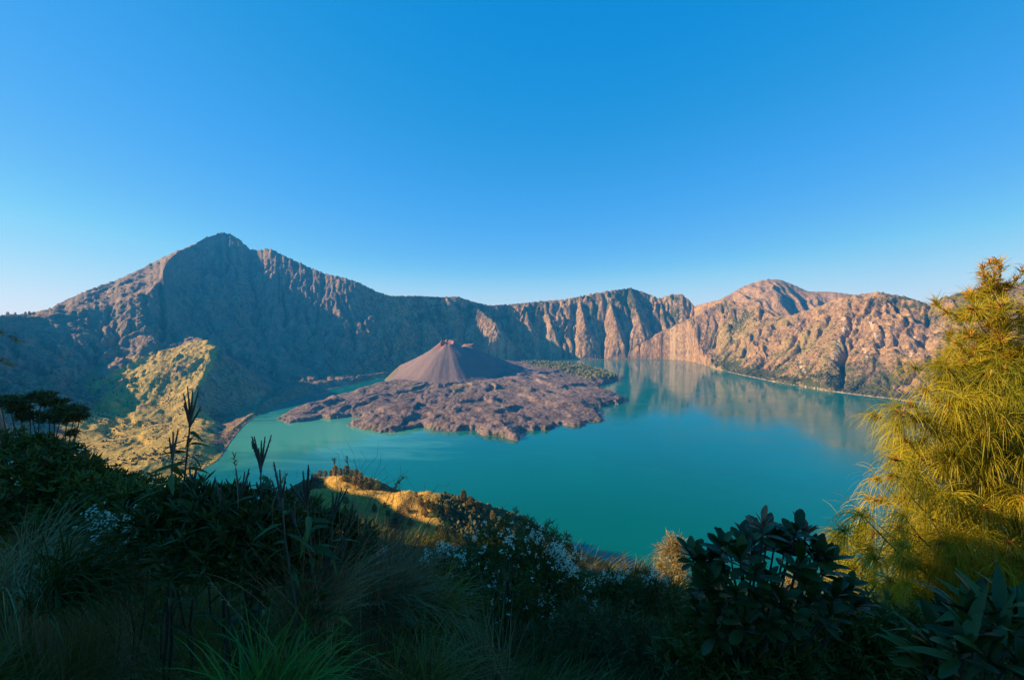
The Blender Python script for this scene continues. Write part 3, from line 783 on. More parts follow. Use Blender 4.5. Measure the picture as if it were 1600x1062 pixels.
# ------------------------------------------------------------------ far plants: hill trees, grove on the lava, scrub on the walls
def blobs(mb, C, Rad, squash=1.0, mi=0):
    """small lumpy crowns (20 facets each), joined"""
    bm = bmesh.new(); bmesh.ops.create_icosphere(bm, subdivisions=1, radius=1)
    V0 = np.array([v.co[:] for v in bm.verts]); F0 = np.array([[v.index for v in f.verts] for f in bm.faces]); bm.free()
    C = np.asarray(C, float); N = len(C)
    jit = 1 + 0.32 * RNG.normal(size=(N, len(V0), 1))
    V = V0[None] * jit * np.asarray(Rad)[:, None, None] * np.array([1, 1, squash])
    mb.add((V + C[:, None, :]).reshape(-1, 3), (np.arange(N)[:, None, None] * len(V0) + F0[None]).reshape(-1, 3), mi)
def scrub():
    v = masks['veg']
    P_ = np.arctan2(CX, CY)
    n1 = fbm(CX / 130, CY / 130, 3, 401)
    w = np.clip(v - 0.12 + 0.5 * n1, 0, 1) * (CZ > LAKE + 3) * ((P_ > f_(1075)) & (P_ < f_(1610)))
    w[272:] = 0
    w = w * np.hypot(np.gradient(CX, axis=0), np.gradient(CY, axis=0)) * CY
    p = (w / w.sum()).ravel()
    k = RNG.choice(p.size, 7000, p=p)
    C = np.stack([CX.ravel()[k], CY.ravel()[k], CZ.ravel()[k]], -1) + RNG.normal(size=(len(k), 3)) * [3, 3, 0]
    mb = MB(); blobs(mb, C + [0, 0, 1.0], RNG.uniform(2.2, 6.0, len(k)))
    mb.build('hillside_scrub', L['scrub'], kind='stuff', smooth=False)
    # woods along the shore of the hillside
    ph = RNG.uniform(f_(1090), f_(1500), 900)
    rs = np.interp(ph, PHI, T_RS) + np.abs(RNG.normal(0, 70, 900)) + 12
    X = rs * np.sin(ph); Y = rs * np.cos(ph); Z = bilin(HH, GX0, GY0, CELL, X, Y)
    mb = MB(); blobs(mb, np.stack([X, Y, Z + 3], -1), RNG.uniform(3, 7.5, 900), 1.2)
    mb.build('shore_scrub', L['scrub'], kind='stuff', smooth=False)
scrub()
mb = MB(); blobs(mb, BLOCKS, RNG.uniform(1.5, 6.0, len(BLOCKS)) * RNG.uniform(0.5, 1.0, len(BLOCKS)), 0.7)
mb.build('lava_blocks', M_LAVA, kind='stuff', smooth=False)
def grove():
    GR = [on_lake(*p) for p in [(812, 571), (850, 572), (905, 576), (945, 583), (964, 590), (950, 597), (925, 600), (900, 594), (870, 587), (835, 580)]]
    d = poly_dist(IX, IY, GR)
    ok = np.argwhere((d > 0) & (ID > 4))
    w = np.array([IY[i, j] ** 2 for i, j in ok]); w /= w.sum()
    pick = ok[RNG.choice(len(ok), 1500, p=w)]
    C = np.array([(IX[i, j], IY[i, j], IZ[i, j] + 6) for i, j in pick]) + RNG.normal(size=(len(pick), 3)) * [9, 14, 1]
    mb = MB(); blobs(mb, C, RNG.uniform(6, 13, len(C)), 1.0)
    mb.build('woodland', L['grove'], kind='stuff', smooth=False)
grove()

def tree_meshes(k):
    """crown and trunk of a small rounded hill tree one metre tall"""
    mb = MB()
    n = 520
    d = rand_dirs(n)
    t = np.clip(d[:, 2] * 0.5 + 0.5, 0, 1)
    wide = [0.34, 0.26, 0.40, 0.22][k]
    c = d * np.array([wide, wide, 0.47]) * (0.55 + 0.45 * RNG.random((n, 1)) ** 0.5)
    c[:, :2] *= (1.15 - 0.55 * t)[:, None]
    c *= (0.85 + 0.3 * fbm(d[:, 0] * 2 + k, d[:, 1] * 2 + d[:, 2], 2, 411 + k))[:, None]
    c[:, 2] += 0.49
    ribbons(mb, c, unit(d + 0.6 * RNG.normal(size=(n, 3))), RNG.uniform(0.06, 0.13, n), RNG.uniform(0.04, 0.08, n), 0.6, 2, [0.5, 1, 0.3])
    crown = mb.mesh('crown', L['tree'])
    mb = MB(); tube(mb, [(0, 0, -0.06), (0.01, 0, 0.2), (0, 0.01, 0.5), (0, 0, 0.8)], 0.03, 0.008, 5)
    return crown, mb.mesh('trunk', L['bark'])
TM = [tree_meshes(k) for k in range(4)]
def near_at(px, py, y0, y1):
    """the first point of the near ground along a line of sight"""
    a, b = ray(px, py)
    Y = np.linspace(y0, y1, 1200)
    z = near_height(a * Y, Y)[0]
    hit = np.nonzero(b * Y <= z)[0]
    i = hit[0] if len(hit) else int(np.argmin(b * Y - z))
    return (a * Y[i], Y[i], float(z[i]))
HT = [(657, 790, 17, 0), (669, 795, 13, 2), (663, 806, 17, 2), (676, 798, 13, 0), (689, 800, 13, 1), (698, 804, 16, 0), (617, 826, 17, 1), (641, 822, 17, 0), (630, 832, 12, 1), (623, 841, 12, 1), (670, 824, 8, 1), (724, 786, 24, 3), (735, 791, 16, 2),
      (730, 797, 10, 0), (747, 796, 13, 0), (757, 803, 14, 0), (770, 812, 13, 2), (711, 785, 8, 2), (488, 812, 32, 3), (650, 776, 8, 2), (683, 785, 9, 2), (541, 787, 12, 2), (601, 793, 9, 1), (480, 802, 18, 1), (606, 806, 10, 0), (637, 800, 9, 0), (585, 800, 12, 1), (845, 864, 12, 1),
      (500, 745, 9, 2), (508, 744, 11, 0), (517, 741, 10, 1), (524, 743, 13, 1), (532, 742, 11, 3), (541, 741, 14, 0), (549, 744, 12, 2), (556, 748, 14, 1), (563, 752, 11, 0), (571, 757, 12, 2), (579, 762, 12, 0), (546, 752, 12, 2), (554, 758, 12, 0), (563, 762, 11, 2), (572, 766, 10, 0), (537, 752, 8, 2), (589, 768, 10, 2), (492, 751, 10, 2),
      (781, 818, 10, 0), (790, 824, 11, 2), (740, 800, 9, 2)]
GRP = 'small trees growing on the headland'
ORD = ['first', 'second', 'third', 'fourth', 'fifth', 'sixth', 'seventh', 'eighth', 'ninth', 'tenth', 'eleventh', 'twelfth', 'thirteenth', 'fourteenth', 'fifteenth', 'sixteenth', 'seventeenth', 'eighteenth', 'nineteenth', 'twentieth']
COUNT = {}
HT.sort()
def nth(kind, text):
    k = COUNT.get(kind, 0); COUNT[kind] = k + 1
    return ORD[k] + ' ' + text
for i, (px, py, hp, k) in enumerate(HT):
    back = py < 770 and px < 600
    x, y, z = near_at(px, py, 480 if back else 330, 640)
    h = hp * y / F * (1.25 if back else 1.1) * RNG.uniform(0.8, 1.2)
    if (px, py) == (724, 786): lb = 'tallest slim sunlit tree on the brow near the right end of the headland'
    elif (px, py) == (488, 812): lb = 'tall slim sunlit tree at the left end of the headland below its golden top'
    elif (px, py) == (541, 787): lb = 'dark round bush alone on the golden grass of the headland top'
    elif (px, py) == (845, 864): lb = 'lone small sunlit tree just above the white flowers against the green lake'
    elif back: lb = nth('b', 'tree from the left on the rear knoll of the headland')
    elif px > 705: lb = nth('r', 'tree from the left along the falling right brow of the headland')
    elif py > 811: lb = nth('l', 'tree from the left on the dark lower face of the headland')
    else: lb = nth('e', 'tree from the left along the lower edge of the golden grass')
    t = empty('hill_tree', (x, y, z), lb, 'tree', GRP)
    t.scale = (h, h, h); t.rotation_euler.z = RNG.uniform(0, 6.28)
    for nm, me in zip(('crown', 'trunk'), TM[k]):
        o = bpy.data.objects.new(nm, me); COL.objects.link(o); o.parent = t
# brushwood covering the shaded right half of the headland
def brush():
    n = 2600
    px = RNG.uniform(640, 880, n)
    Y = RNG.uniform(400, 470, n)
    X = (px - 800) / F * Y
    Z, head = near_height(X, Y)
    keep = head & ((X > -70) | (Z < -205))
    C = np.stack([X, Y, Z + 0.6], -1)[keep]
    mb = MB(); blobs(mb, C, RNG.uniform(0.8, 2.6, len(C)))
    mb.build('headland_scrub', L['scrub'], kind='stuff', smooth=False)
brush()
# knee-high dry grass that gives the golden top its nap
def knoll_grass():
    n = 16000
    px = RNG.uniform(465, 705, n); Y = RNG.uniform(415, 600, n)
    X = (px - 800) / F * Y
    Z, head = near_height(X, Y)
    keep = head & (Z > -222)
    P_ = np.stack([X, Y, Z - 0.1], -1)[keep]
    m = len(P_)
    mb = MB(); ribbons(mb, P_, unit(RNG.normal(size=(m, 3)) * 0.35 + [0.2, 0, 1]), RNG.uniform(0.5, 1.5, m), RNG.uniform(0.25, 0.7, m), 0.8, 2, [0.8, 1, 0.3])
    mb.build('knoll_grass', L['gold'], kind='stuff')
knoll_grass()
# bushes dotted over the sunlit spur
def spur_scrub():
    P_ = np.arctan2(CX, CY); R_ = np.hypot(CX, CY)
    w = (P_ > f_(95)) * (P_ < f_(345)) * (R_ < 3900) * (CZ > LAKE + 3) * (CZ < -150) * np.clip(fbm(CX / 170, CY / 170, 3, 431) + 0.15, 0, 1)
    w = w * np.hypot(np.gradient(CX, axis=0), np.gradient(CY, axis=0)) * CY
    k = RNG.choice(w.size, 1500, p=(w / w.sum()).ravel())
    C = np.stack([CX.ravel()[k], CY.ravel()[k], CZ.ravel()[k] + 1], -1)
    mb = MB(); blobs(mb, C, RNG.uniform(1.5, 5.0, len(k)))
    mb.build('spur_scrub', L['scrub'], kind='stuff', smooth=False)
spur_scrub()
for i, (px, hp, k) in enumerate(((12, 5, 2), (24, 4, 0), (40, 5, 0), (46, 6, 1), (53, 5, 2))):
    ph_ = f_(px); r_ = np.interp(ph_, PHI, T_RE)
    a, b = ray(px, 491.5)
    y = r_ * math.cos(ph_)
    t = empty('rim_tree', (a * y, y, b * y - 3), ORD[i] + ' tiny tree from the left on the left end of the skyline', 'tree', 'trees on the left skyline')
    h = hp * y / F + 3
    t.scale = (h, h, h)
    for nm, me in zip(('crown', 'trunk'), TM[k]):
        o = bpy.data.objects.new(nm, me); COL.objects.link(o); o.parent = t
# ------------------------------------------------------------------ the golden needle tree on the right
def in_poly(pt, poly):
    return poly_dist(np.array([pt[0]]), np.array([pt[1]]), poly)[0] > 0
def weeping_tree():
    Y0 = 7.6
    bx, by = 8.15, Y0
    base = np.array([bx, by, gz(bx, by) - 0.1])
    top = np.array(at(1566, 412, Y0))
    root = empty('weeping_tree', tuple(base), 'tall sunlit golden tree with long drooping needles at the right edge', 'tree')
    tr = MB()
    trunk = curve_pts(base, top, 9, 0, 0.05)
    tube(tr, trunk - base, 0.11, 0.006, 7)
    tr.build('trunk', L['bark'], root)
    out = [(1560, 425), (1520, 470), (1500, 520), (1512, 560), (1470, 590), (1420, 610), (1408, 660), (1412, 700), (1372, 742), (1340, 775), (1336, 820), (1348, 880), (1362, 935), (1395, 985), (1470, 1000), (1560, 975), (1680, 950), (1790, 900), (1760, 760), (1690, 600), (1620, 470)]
    # main limbs: (tip in the picture, distance, height at which it leaves the trunk)
    tips = []
    tries = 0
    while len(tips) < 84 and tries < 14000:
        tries += 1
        px = RNG.uniform(1330, 1790); py = RNG.uniform(420, 985)
        if not in_poly((px, py), out): continue
        Yt = Y0 + RNG.uniform(-1.3, 0.9) * min(1, (py - 400) / 250)
        if all((px - q[0]) ** 2 + (py - q[1]) ** 2 + ((Yt - q[2]) * 90) ** 2 > 43 ** 2 for q in tips): tips.append((px, py, Yt))
    for k in range(13):
        py = RNG.uniform(440, 600)
        tips.append((1566 + RNG.uniform(-1, 1) * (18 + 0.42 * (py - 410)), py, Y0 + RNG.uniform(-.5, .4)))
    tips += [(1520, 470, Y0 - .1), (1548, 440, Y0), (1592, 432, Y0), (1566, 418, Y0), (1500, 540, Y0 - .3)]
    for px, py, Yt in tips:
        tip = np.array(at(px, py, Yt))
        hz = math.hypot(tip[0] - bx, tip[1] - by)
        za = min(max(tip[2] - 0.25 - 0.45 * hz, base[2] + 0.5), top[2] - 0.3)
        k = (za - base[2]) / (top[2] - base[2])
        a = np.array([np.interp(k, np.linspace(0, 1, 9), trunk[:, c]) for c in range(3)])
        thin = py < 560
        br = MB()
        path = curve_pts(a, tip, 7, -0.10 * hz, 0.02)
        tube(br, path - base, 0.012 + 0.018 * min(1, hz), 0.005, 5)
        fo = MB(); bd = MB()
        nt = 7 if py < 470 else 9 if thin else 11
        for j in range(nt):
            u = 1.0 if j == 0 else RNG.uniform(0.45, 1.0)
            c0 = np.array([np.interp(u, np.linspace(0, 1, 7), path[:, c]) for c in range(3)])
            sp = 0.09 if py < 470 else 0.24
            c = c0 + (0 if j == 0 else 1) * RNG.normal(size=3) * [sp, sp, sp * 0.7]
            if j: tube(br, curve_pts(c0, c, 4, 0.02) - base, 0.006, 0.003, 4)
            outw = unit(np.array([tip[0] - bx, tip[1] - by, 0.35]) + 0.4 * RNG.normal(size=3) + [-.15, -.2, .3])
            n = 34 if py < 470 else 64 if thin else 66
            ln = RNG.uniform(0.10, 0.24, n) if py < 470 else RNG.uniform(0.16, 0.38, n) if thin else RNG.uniform(0.24, 0.58, n)
            D = unit(outw * 0.75 + rand_dirs(n) * 0.85 + [0, 0, 0.25])
            st = c + outw * RNG.uniform(-0.06, 0.10, n)[:, None]
            ribbons(fo, st - base, D, ln, 0.0075, RNG.uniform(1.5, 3.6, n) * (0.35 if thin else 1), 4, [0.8, 1, 0.9, 0.6, 0.2])
            # rusty young shoots at the middle of every tuft
            m = 16
            if RNG.random() < (0.95 if thin else 0.6):
                ribbons(bd, np.tile(c + outw * 0.08 - base, (m, 1)), unit(outw + 0.7 * RNG.normal(size=(m, 3)) + [0, 0, .3]), RNG.uniform(0.05, 0.15, m), 0.017, 0.3, 2, [0.7, 1, 0.4])
        b = br.build('branch', L['bark'], root)
        fo.build('needles', L['needle'], b, kind='stuff')
        if bd.v: bd.build('shoots', L['bud'], b, kind='stuff')
weeping_tree()

def feather_tree(px, py_top, Y, height, width, label, mat='pale', n_t=95, lean=0.0, group='pale trees lower on the slope'):
    """young feathery tree lower on the slope: trunk, short branches, soft upright sprays"""
    top = np.array(at(px, py_top, Y))
    base = top - [lean, 0, height]
    root = empty('feathery_tree', tuple(base), label, 'tree', group)
    tr = MB(); tube(tr, curve_pts((0, 0, 0), top - base, 6, 0, 0.03), 0.05 * height / 3, 0.008, 6); tr.build('trunk', L['bark'], root)
    wood = MB(); fo = MB()
    for j in range(n_t):
        u = RNG.uniform(0.12, 1.0)
        a = (top - base) * u
        r_ = width * (1.02 - u) ** 0.6 * RNG.uniform(0.3, 1.0)
        th = RNG.uniform(0, 2 * PI)
        c = a + np.array([math.cos(th) * r_, math.sin(th) * r_, 0.35 * r_])
        tube(wood, curve_pts(a, c, 3), 0.008, 0.003, 4)
        n = 56
        D = unit(np.array([math.cos(th), math.sin(th), 0.9]) * 0.6 + rand_dirs(n) * 0.8)
        ribbons(fo, c + RNG.normal(size=(n, 3)) * 0.10 * width, D, RNG.uniform(0.10, 0.24, n) * width, 0.02, RNG.uniform(0.2, 1.2, n), 3)
    wood.build('branches', L['bark'], root, kind='stuff')
    fo.build('foliage', L[mat], root, kind='stuff')
feather_tree(1052, 846, 14, 4.2, 1.15, 'pale golden feathery tree behind the left side of the glossy shrub')
feather_tree(1122, 872, 15, 4.5, 0.8, 'pale golden tree glimpsed through the gap in the glossy shrub')
feather_tree(1312, 842, 12, 4.5, 0.9, 'yellow feathery tree between the glossy shrub and the tall golden tree', 'needle')
feather_tree(1348, 822, 11, 4.6, 0.7, 'yellow feathery tree tucked against the left foot of the tall golden tree', 'needle')
feather_tree(1236, 905, 13, 3.6, 0.9, 'pale tree low behind the right half of the glossy shrub', 'pale', 50)

# ------------------------------------------------------------------ broad-leaved shrubs: every leaf is a piece of its own
LEAF_BROAD = [leaf_mesh('leaf', 0.135, 0.060, L['broad'], 0.16, 0.12), leaf_mesh('leaf', 0.115, 0.054, L['broad'], 0.22, 0.25), leaf_mesh('leaf', 0.15, 0.064, L['broad'], 0.12, 0.2)]
LEAF_RED = [leaf_mesh('leaf', 0.095, 0.034, L['red'], 0.25, 0.1), leaf_mesh('leaf', 0.11, 0.038, L['red'], 0.2, 0.2)]
LEAF_LANCE = [leaf_mesh('leaf', 0.17, 0.036, L['weed'], 0.25, 0.45, 5, 'lance'), leaf_mesh('leaf', 0.14, 0.034, L['weed'], 0.2, 0.7, 5, 'lance'), leaf_mesh('leaf', 0.2, 0.04, L['weed'], 0.2, 0.25, 5, 'lance')]
LEAF_LARGE = [leaf_mesh('leaf', 0.24, 0.066, L['broad'], 0.2, 0.25), leaf_mesh('leaf', 0.27, 0.06, L['dark'], 0.16, 0.4, 5, 'lance'), leaf_mesh('leaf', 0.2, 0.055, L['broad'], 0.2, 0.1)]
def rosette_shrub(px0, Y, tips, label, leaves, n_leaf, reds=(), limit=290):
    bx = (px0 - 800) / F * Y
    base = np.array([bx, Y, gz(bx, Y) - 0.05])
    root = empty('glossy_shrub', tuple(base), label, 'shrub')
    st = MB(); rest = MB(); made = 0
    for i, (px, py, dy) in enumerate(tips):
        tip = np.array(at(px, py, Y + dy))
        mid = base + (tip - base) * [0.35, 0.35, 0.5]
        tube(st, curve_pts(base, mid, 4, 0, 0.015) - base, 0.022, 0.012, 5)
        tube(st, curve_pts(mid, tip, 5, 0.0, 0.012) - base, 0.012, 0.005, 5)
        axis = unit(tip - mid)
        red = i in reds
        for ring, (el, cnt, back) in enumerate(((1.15, 3, 0.0), (0.75, 4, 0.02), (0.35, n_leaf - 7, 0.06))):
            for j in range(cnt):
                th = 2 * PI * (j + 0.37 * ring) / cnt + RNG.uniform(-.25, .25)
                a1 = unit(np.cross(axis, [0.2, 0.9, 0.1])); a2 = np.cross(axis, a1)
                e = el + RNG.uniform(-.2, .2)
                d = axis * math.sin(e) + (a1 * math.cos(th) + a2 * math.sin(th)) * math.cos(e)
                pool = LEAF_RED if red and ring < 2 else leaves
                me = pool[int(RNG.integers(len(pool)))]
                M = Matrix.Translation(tip - base - axis * (back + RNG.uniform(0, .05))) @ orient(d, RNG.uniform(-.5, .5)) @ Matrix.Scale(RNG.uniform(0.75, 1.1), 4)
                if made < limit: put('leaf', me, root, M); made += 1
                else:
                    V = np.array([(M @ v.co)[:] for v in me.vertices]); rest.add(V, [list(p.vertices) for p in me.polygons])
    st.build('stems', L['bark'], root, kind='stuff')
    if rest.v: rest.build('inner_leaves', leaves[0].materials[0], root, kind='stuff')
tips = [(1200, 828, .1), (1235, 832, .2), (1160, 838, .1), (1110, 868, .1), (1275, 848, .1), (1298, 872, 0), (1178, 822, 0), (1192, 816, -.1), (1246, 822, 0), (1262, 830, .1), (1126, 848, 0), (1140, 850, .2), (1094, 872, 0), (1078, 862, .1), (1282, 862, 0), (1290, 886, .1), (1228, 852, .1), (1156, 866, -.2), (1174, 846, .2), (1212, 838, .1),
        (1106, 900, -.1), (1128, 890, .2), (1090, 910, .1), (1182, 890, -.25), (1206, 900, -.2), (1250, 876, -.2), (1262, 900, -.15), (1150, 925, -.3), (1185, 930, -.3), (1222, 935, -.3), (1270, 935, -.2), (1120, 940, -.2), (1085, 945, -.1), (1310, 925, 0), (1330, 915, .1), (1340, 945, 0), (1298, 955, -.2),
        (1240, 960, -.35), (1200, 970, -.4), (1160, 970, -.4), (1115, 980, -.3)]
rosette_shrub(1190, 3.0, tips, 'large glossy green shrub with paddle leaves and sunlit reddish tips before the lake', LEAF_BROAD, 13, (6, 7, 9))
tips = [(1505, 950, 0), (1530, 945, .1), (1560, 955, -.1), (1590, 948, 0), (1480, 975, .1), (1520, 985, -.2), (1570, 990, -.2), (1600, 980, -.1), (1460, 1005, 0), (1500, 1020, -.3), (1545, 1030, -.3), (1595, 1030, -.3), (1440, 1030, 0), (1640, 960, 0)]
rosette_shrub(1550, 2.5, tips, 'dark long-leaved shrub in the bottom right corner under the golden tree', LEAF_LARGE, 10)

# ------------------------------------------------------------------ tall flowering weeds
def weed(px0, py_tip, Y, tilt, label, n_leaf=26, spikes=9, side=((0.6, -1), (0.72, 1))):
    tip = np.array(at(px0, py_tip, Y))
    bx = tip[0] - tilt
    base = np.array([bx, Y, gz(bx, Y) - 0.03])
    root = empty('flowering_weed', tuple(base), label, 'weed', 'tall weeds with dark flower spikes')
    stem = MB()
    path = curve_pts(base, tip, 9, 0, 0.012); tube(stem, path - base, 0.011, 0.004, 6)
    ends = [(tip, unit(path[-1] - path[-2]), spikes, 0.16)]
    for u, s in side:
        a = np.array([np.interp(u, np.linspace(0, 1, 9), path[:, c]) for c in range(3)])
        e = a + np.array([0.10 * s, RNG.uniform(-.05, .05), 0.17])
        tube(stem, curve_pts(a, e, 4, -0.02) - base, 0.006, 0.003, 5)
        ends.append((e, unit(np.array([0.3 * s, 0, 1])), 3, 0.09))
    stem.build('stem', L['spike'], root)
    for e, ax, cnt, ln in ends:
        for j in range(cnt):
            d = unit(ax + (0 if j == 0 else 1) * np.array([RNG.uniform(-.65, .65), RNG.uniform(-.4, .4), RNG.uniform(-.05, .3)]))
            sp = MB(); l = ln * RNG.uniform(0.55, 1.1)
            p0 = e - ax * RNG.uniform(0, 0.06) - base
            c = curve_pts(p0, p0 + d * l, 5); c[:, 2] += np.linspace(0, 1, 5) ** 2 * 0.02
            tube(sp, c, 0.0075, 0.003, 6)
            m = 60
            u = RNG.random(m)
            ribbons(sp, p0 + d * (u * l)[:, None], unit(rand_dirs(m) + d * 0.7), 0.009, 0.004, 0, 1, [1, .5])
            sp.build('flower_spike', L['spike'], root)
    for j in range(n_leaf):
        u = 0.40 + 0.56 * (j + RNG.random() * 0.6) / n_leaf
        a = np.array([np.interp(u, np.linspace(0, 1, 9), path[:, c]) for c in range(3)])
        th = (j % 2) * PI + (j // 2) * 1.9 + RNG.uniform(-.4, .4)
        d = (math.cos(th), math.sin(th) * 0.7, RNG.uniform(-0.25, 0.5))
        put('leaf', LEAF_LANCE[j % 3], root, Matrix.Translation(a - base) @ orient(d, RNG.uniform(-.6, .6)) @ Matrix.Scale(RNG.uniform(0.65, 1.0), 4))
weed(298, 652, 2.7, 0.24, 'tallest leaning weed with dark flower spikes before the golden spur', 44, 9)
weed(408, 722, 2.6, 0.08, 'weed with a bunch of upright flower spikes against the turquoise lake', 44, 8, ((0.75, 1),))
weed(270, 705, 2.55, 0.12, 'leafy weed leaning at the left foot of the tallest weed', 34, 3, ())
weed(300, 760, 2.9, 0.05, 'short weed with a tuft on top right of the tallest weed', 16, 4, ())
weed(478, 778, 2.3, -0.05, 'leafy weed with spreading spikes before the golden headland', 34, 7, ((0.7, 1), (0.8, -1)))
weed(520, 800, 2.35, 0.16, 'bent weed with a curled spike pointing right before the headland', 16, 5, ((0.75, 1),))
weed(440, 775, 2.2, -0.1, 'dark leafy weed just left of the headland', 20, 4, ())
weed(345, 775, 2.4, -0.02, 'low weed with pale drooping leaves between two tall weeds', 18, 2, ())
weed(378, 770, 2.5, 0.02, 'bushy weed at the foot of the weed against the lake', 18, 3, ())
# ------------------------------------------------------------------ small-leaved shrubs, flower bushes, grass and dead twigs
def clump_shrub(name, px, Y, clumps, label, cat, mat, leaf=(0.03, 0.07), width=0.012, per=260, flowers=0, flower_at=None, group=None, up=0.5, droop=0.3):
    """clumps: (px, py, dy, radius across, radius up) in metres; each clump is a cushion of small leaves on its own limb"""
    bx = (px - 800) / F * Y
    base = np.array([bx, Y, gz(bx, Y) - 0.05])
    root = empty(name, tuple(base), label, cat, group)
    wood = MB(); fo = MB(); fl = MB()
    for cx, cy, dy, rh, rv in clumps:
        c = np.array(at(cx, cy, Y + dy))
        tube(wood, curve_pts(base + RNG.normal(size=3) * [.08, .08, 0], c, 6, -0.08, 0.03) - base, 0.009, 0.004, 5)
        for k in range(7):
            tube(wood, curve_pts(c - [0, 0, rv * .6], c + RNG.normal(size=3) * [rh * .6, rh * .6, rv * .5], 3) - base, 0.006, 0.003, 4)
        n = int(per * (rh / 0.3) ** 1.4)
        d = rand_dirs(n)
        p = c + d * np.array([rh, rh, rv]) * (0.35 + 0.65 * RNG.random((n, 1)) ** 0.45)
        p += 0.18 * rh * np.stack([fbm(d[:, 0] * 3, d[:, 1] * 3, 2, 501), fbm(d[:, 1] * 3, d[:, 2] * 3, 2, 503), fbm(d[:, 2] * 3, d[:, 0] * 3, 2, 507)], -1)
        # sprigs: five leaves round each twig end
        for q in range(6):
            ribbons(fo, p - base, unit(d * 0.6 + RNG.normal(size=(n, 3)) * 0.8 + [0, 0, up]), RNG.uniform(*leaf, n), width, droop, 2, [0.5, 1, 0.25])
        if flowers:
            m = int(flowers * (rh / 0.3) ** 1.2)
            dd = unit(RNG.normal(size=(m, 3)) + [0.25, -0.5, 0.75])
            pp = c + dd * np.array([rh, rh, rv]) * 1.04
            keep = fbm(pp[:, 0] * 5, pp[:, 2] * 5, 2, 511) > -0.12
            heads(fl, pp[keep] - base, dd[keep])
    if flower_at is not None:
        for fx, fy, dy, cnt, sr in flower_at:
            c = np.array(at(fx, fy, Y + dy))
            pp = c + RNG.normal(size=(cnt, 3)) * sr
            heads(fl, pp - base, unit(RNG.normal(size=(cnt, 3)) * 0.3 + [0, -0.4, 1]))
            for k in range(4): tube(wood, curve_pts(base * 0.3 + c * 0.7 - [0, 0, .1], pp[k % cnt], 3) - base, 0.004, 0.002, 4)
    wood.build('twigs', L['bark'], root, kind='stuff')
    fo.build('foliage', L[mat], root, kind='stuff')
    if fl.v: fl.build('flower_heads', L['flower'], root, kind='stuff')
    return root
def heads(mb, P, D, r=0.012):
    """little domed clusters of white blossom on short stalks"""
    n = len(P)
    if n == 0: return
    for k in range(7):
        off = RNG.normal(size=(n, 3)) * r * 0.9
        P2 = P + off + D * 0.012
        ribbons(mb, P2 - [0.5 * r, 0, 0], unit(RNG.normal(size=(n, 3)) * 0.5 + [1, 0, 0.2]), r * RNG.uniform(0.8, 1.3, n), r * 1.1, 0.3, 2, [0.5, 1, 0.5])

# dark pine-like shrub on the left with flat-topped crowns
clump_shrub('heath_tree', 40, 4.0, [(64, 620, 0, .11, .026), (46, 626, .2, .08, .022), (84, 630, .1, .09, .022), (98, 641, 0, .09, .025), (117, 645, 0, .10, .036), (104, 654, .1, .08, .026), (125, 652, .1, .05, .022), (14, 629, 0, .11, .03), (30, 640, .2, .08, .025), (0, 626, .2, .11, .03), (50, 650, .2, .10, .028), (78, 655, .1, .09, .024), (112, 676, .1, .04, .02)],
            'dark flat-topped small tree at the left edge against the blue mountain', 'tree', 'heath', (0.025, 0.055), 0.009, 420, up=0.6)
clump_shrub('leafy_shrub', 40, 3.6, [(10, 708, 0, .26, .15), (55, 710, .1, .24, .13), (92, 718, 0, .18, .12), (120, 734, 0, .17, .11), (60, 752, -.3, .32, .22), (125, 760, -.2, .26, .16), (165, 758, -.1, .17, .11), (15, 775, -.4, .36, .26), (195, 766, .1, .15, .09)],
            'broad dark green bush below the flat-topped tree on the left', 'shrub', 'dark', (0.03, 0.07), 0.015, 300, flowers=3)
clump_shrub('leafy_shrub', 215, 3.3, [(180, 782, 0, .24, .16), (232, 778, 0, .22, .14), (140, 800, -.2, .3, .22), (262, 796, 0, .22, .15), (205, 805, -.2, .28, .2)],
            'low dark bush with scattered white flowers left of the tall weeds', 'shrub', 'dark', (0.03, 0.08), 0.016, 240,
            flower_at=[(150, 805, -.4, 12, .03), (165, 815, -.45, 14, .035), (185, 820, -.5, 16, .035), (205, 818, -.5, 16, .035), (175, 830, -.5, 8, .05), (215, 826, -.5, 8, .04), (135, 828, -.4, 5, .05), (145, 850, -.4, 6, .05), (175, 858, -.4, 5, .03)])
# the big mound of white everlasting flowers
clump_shrub('flower_bush', 815, 4.6, [(800, 840, 0, .34, .22), (760, 862, 0, .32, .22), (845, 858, 0, .34, .22), (875, 890, .05, .30, .22), (730, 890, 0, .28, .2), (890, 925, 0, .26, .22), (790, 900, -.3, .42, .3), (850, 930, -.3, .38, .3), (740, 940, -.3, .34, .28), (820, 980, -.4, .4, .3), (890, 970, -.2, .3, .25)],
            'big rounded bush dotted with white flowers in the centre below the headland', 'bush', 'dark', (0.03, 0.075), 0.009, 260, flowers=20,
            flower_at=[(872, 862, -.2, 30, .05), (884, 876, -.25, 34, .05), (892, 890, -.25, 30, .05), (862, 856, -.2, 22, .05), (838, 838, -.2, 20, .05), (796, 842, -.35, 20, .06), (724, 868, -.2, 22, .05), (745, 836, -.1, 10, .05)])
clump_shrub('flower_bush', 680, 4.2, [(690, 878, 0, .13, .10), (668, 885, 0, .14, .10), (640, 880, .1, .14, .1), (650, 905, -.1, .2, .14), (700, 905, -.1, .2, .14)],
            'small bush with two white flower clusters left of the big flower bush', 'bush', 'dark', (0.03, 0.07), 0.009, 220,
            flower_at=[(690, 856, 0, 16, .03), (697, 862, 0, 14, .03), (667, 872, 0, 18, .03), (672, 876, 0, 12, .03), (596, 866, .2, 5, .04), (584, 862, .2, 4, .04)])
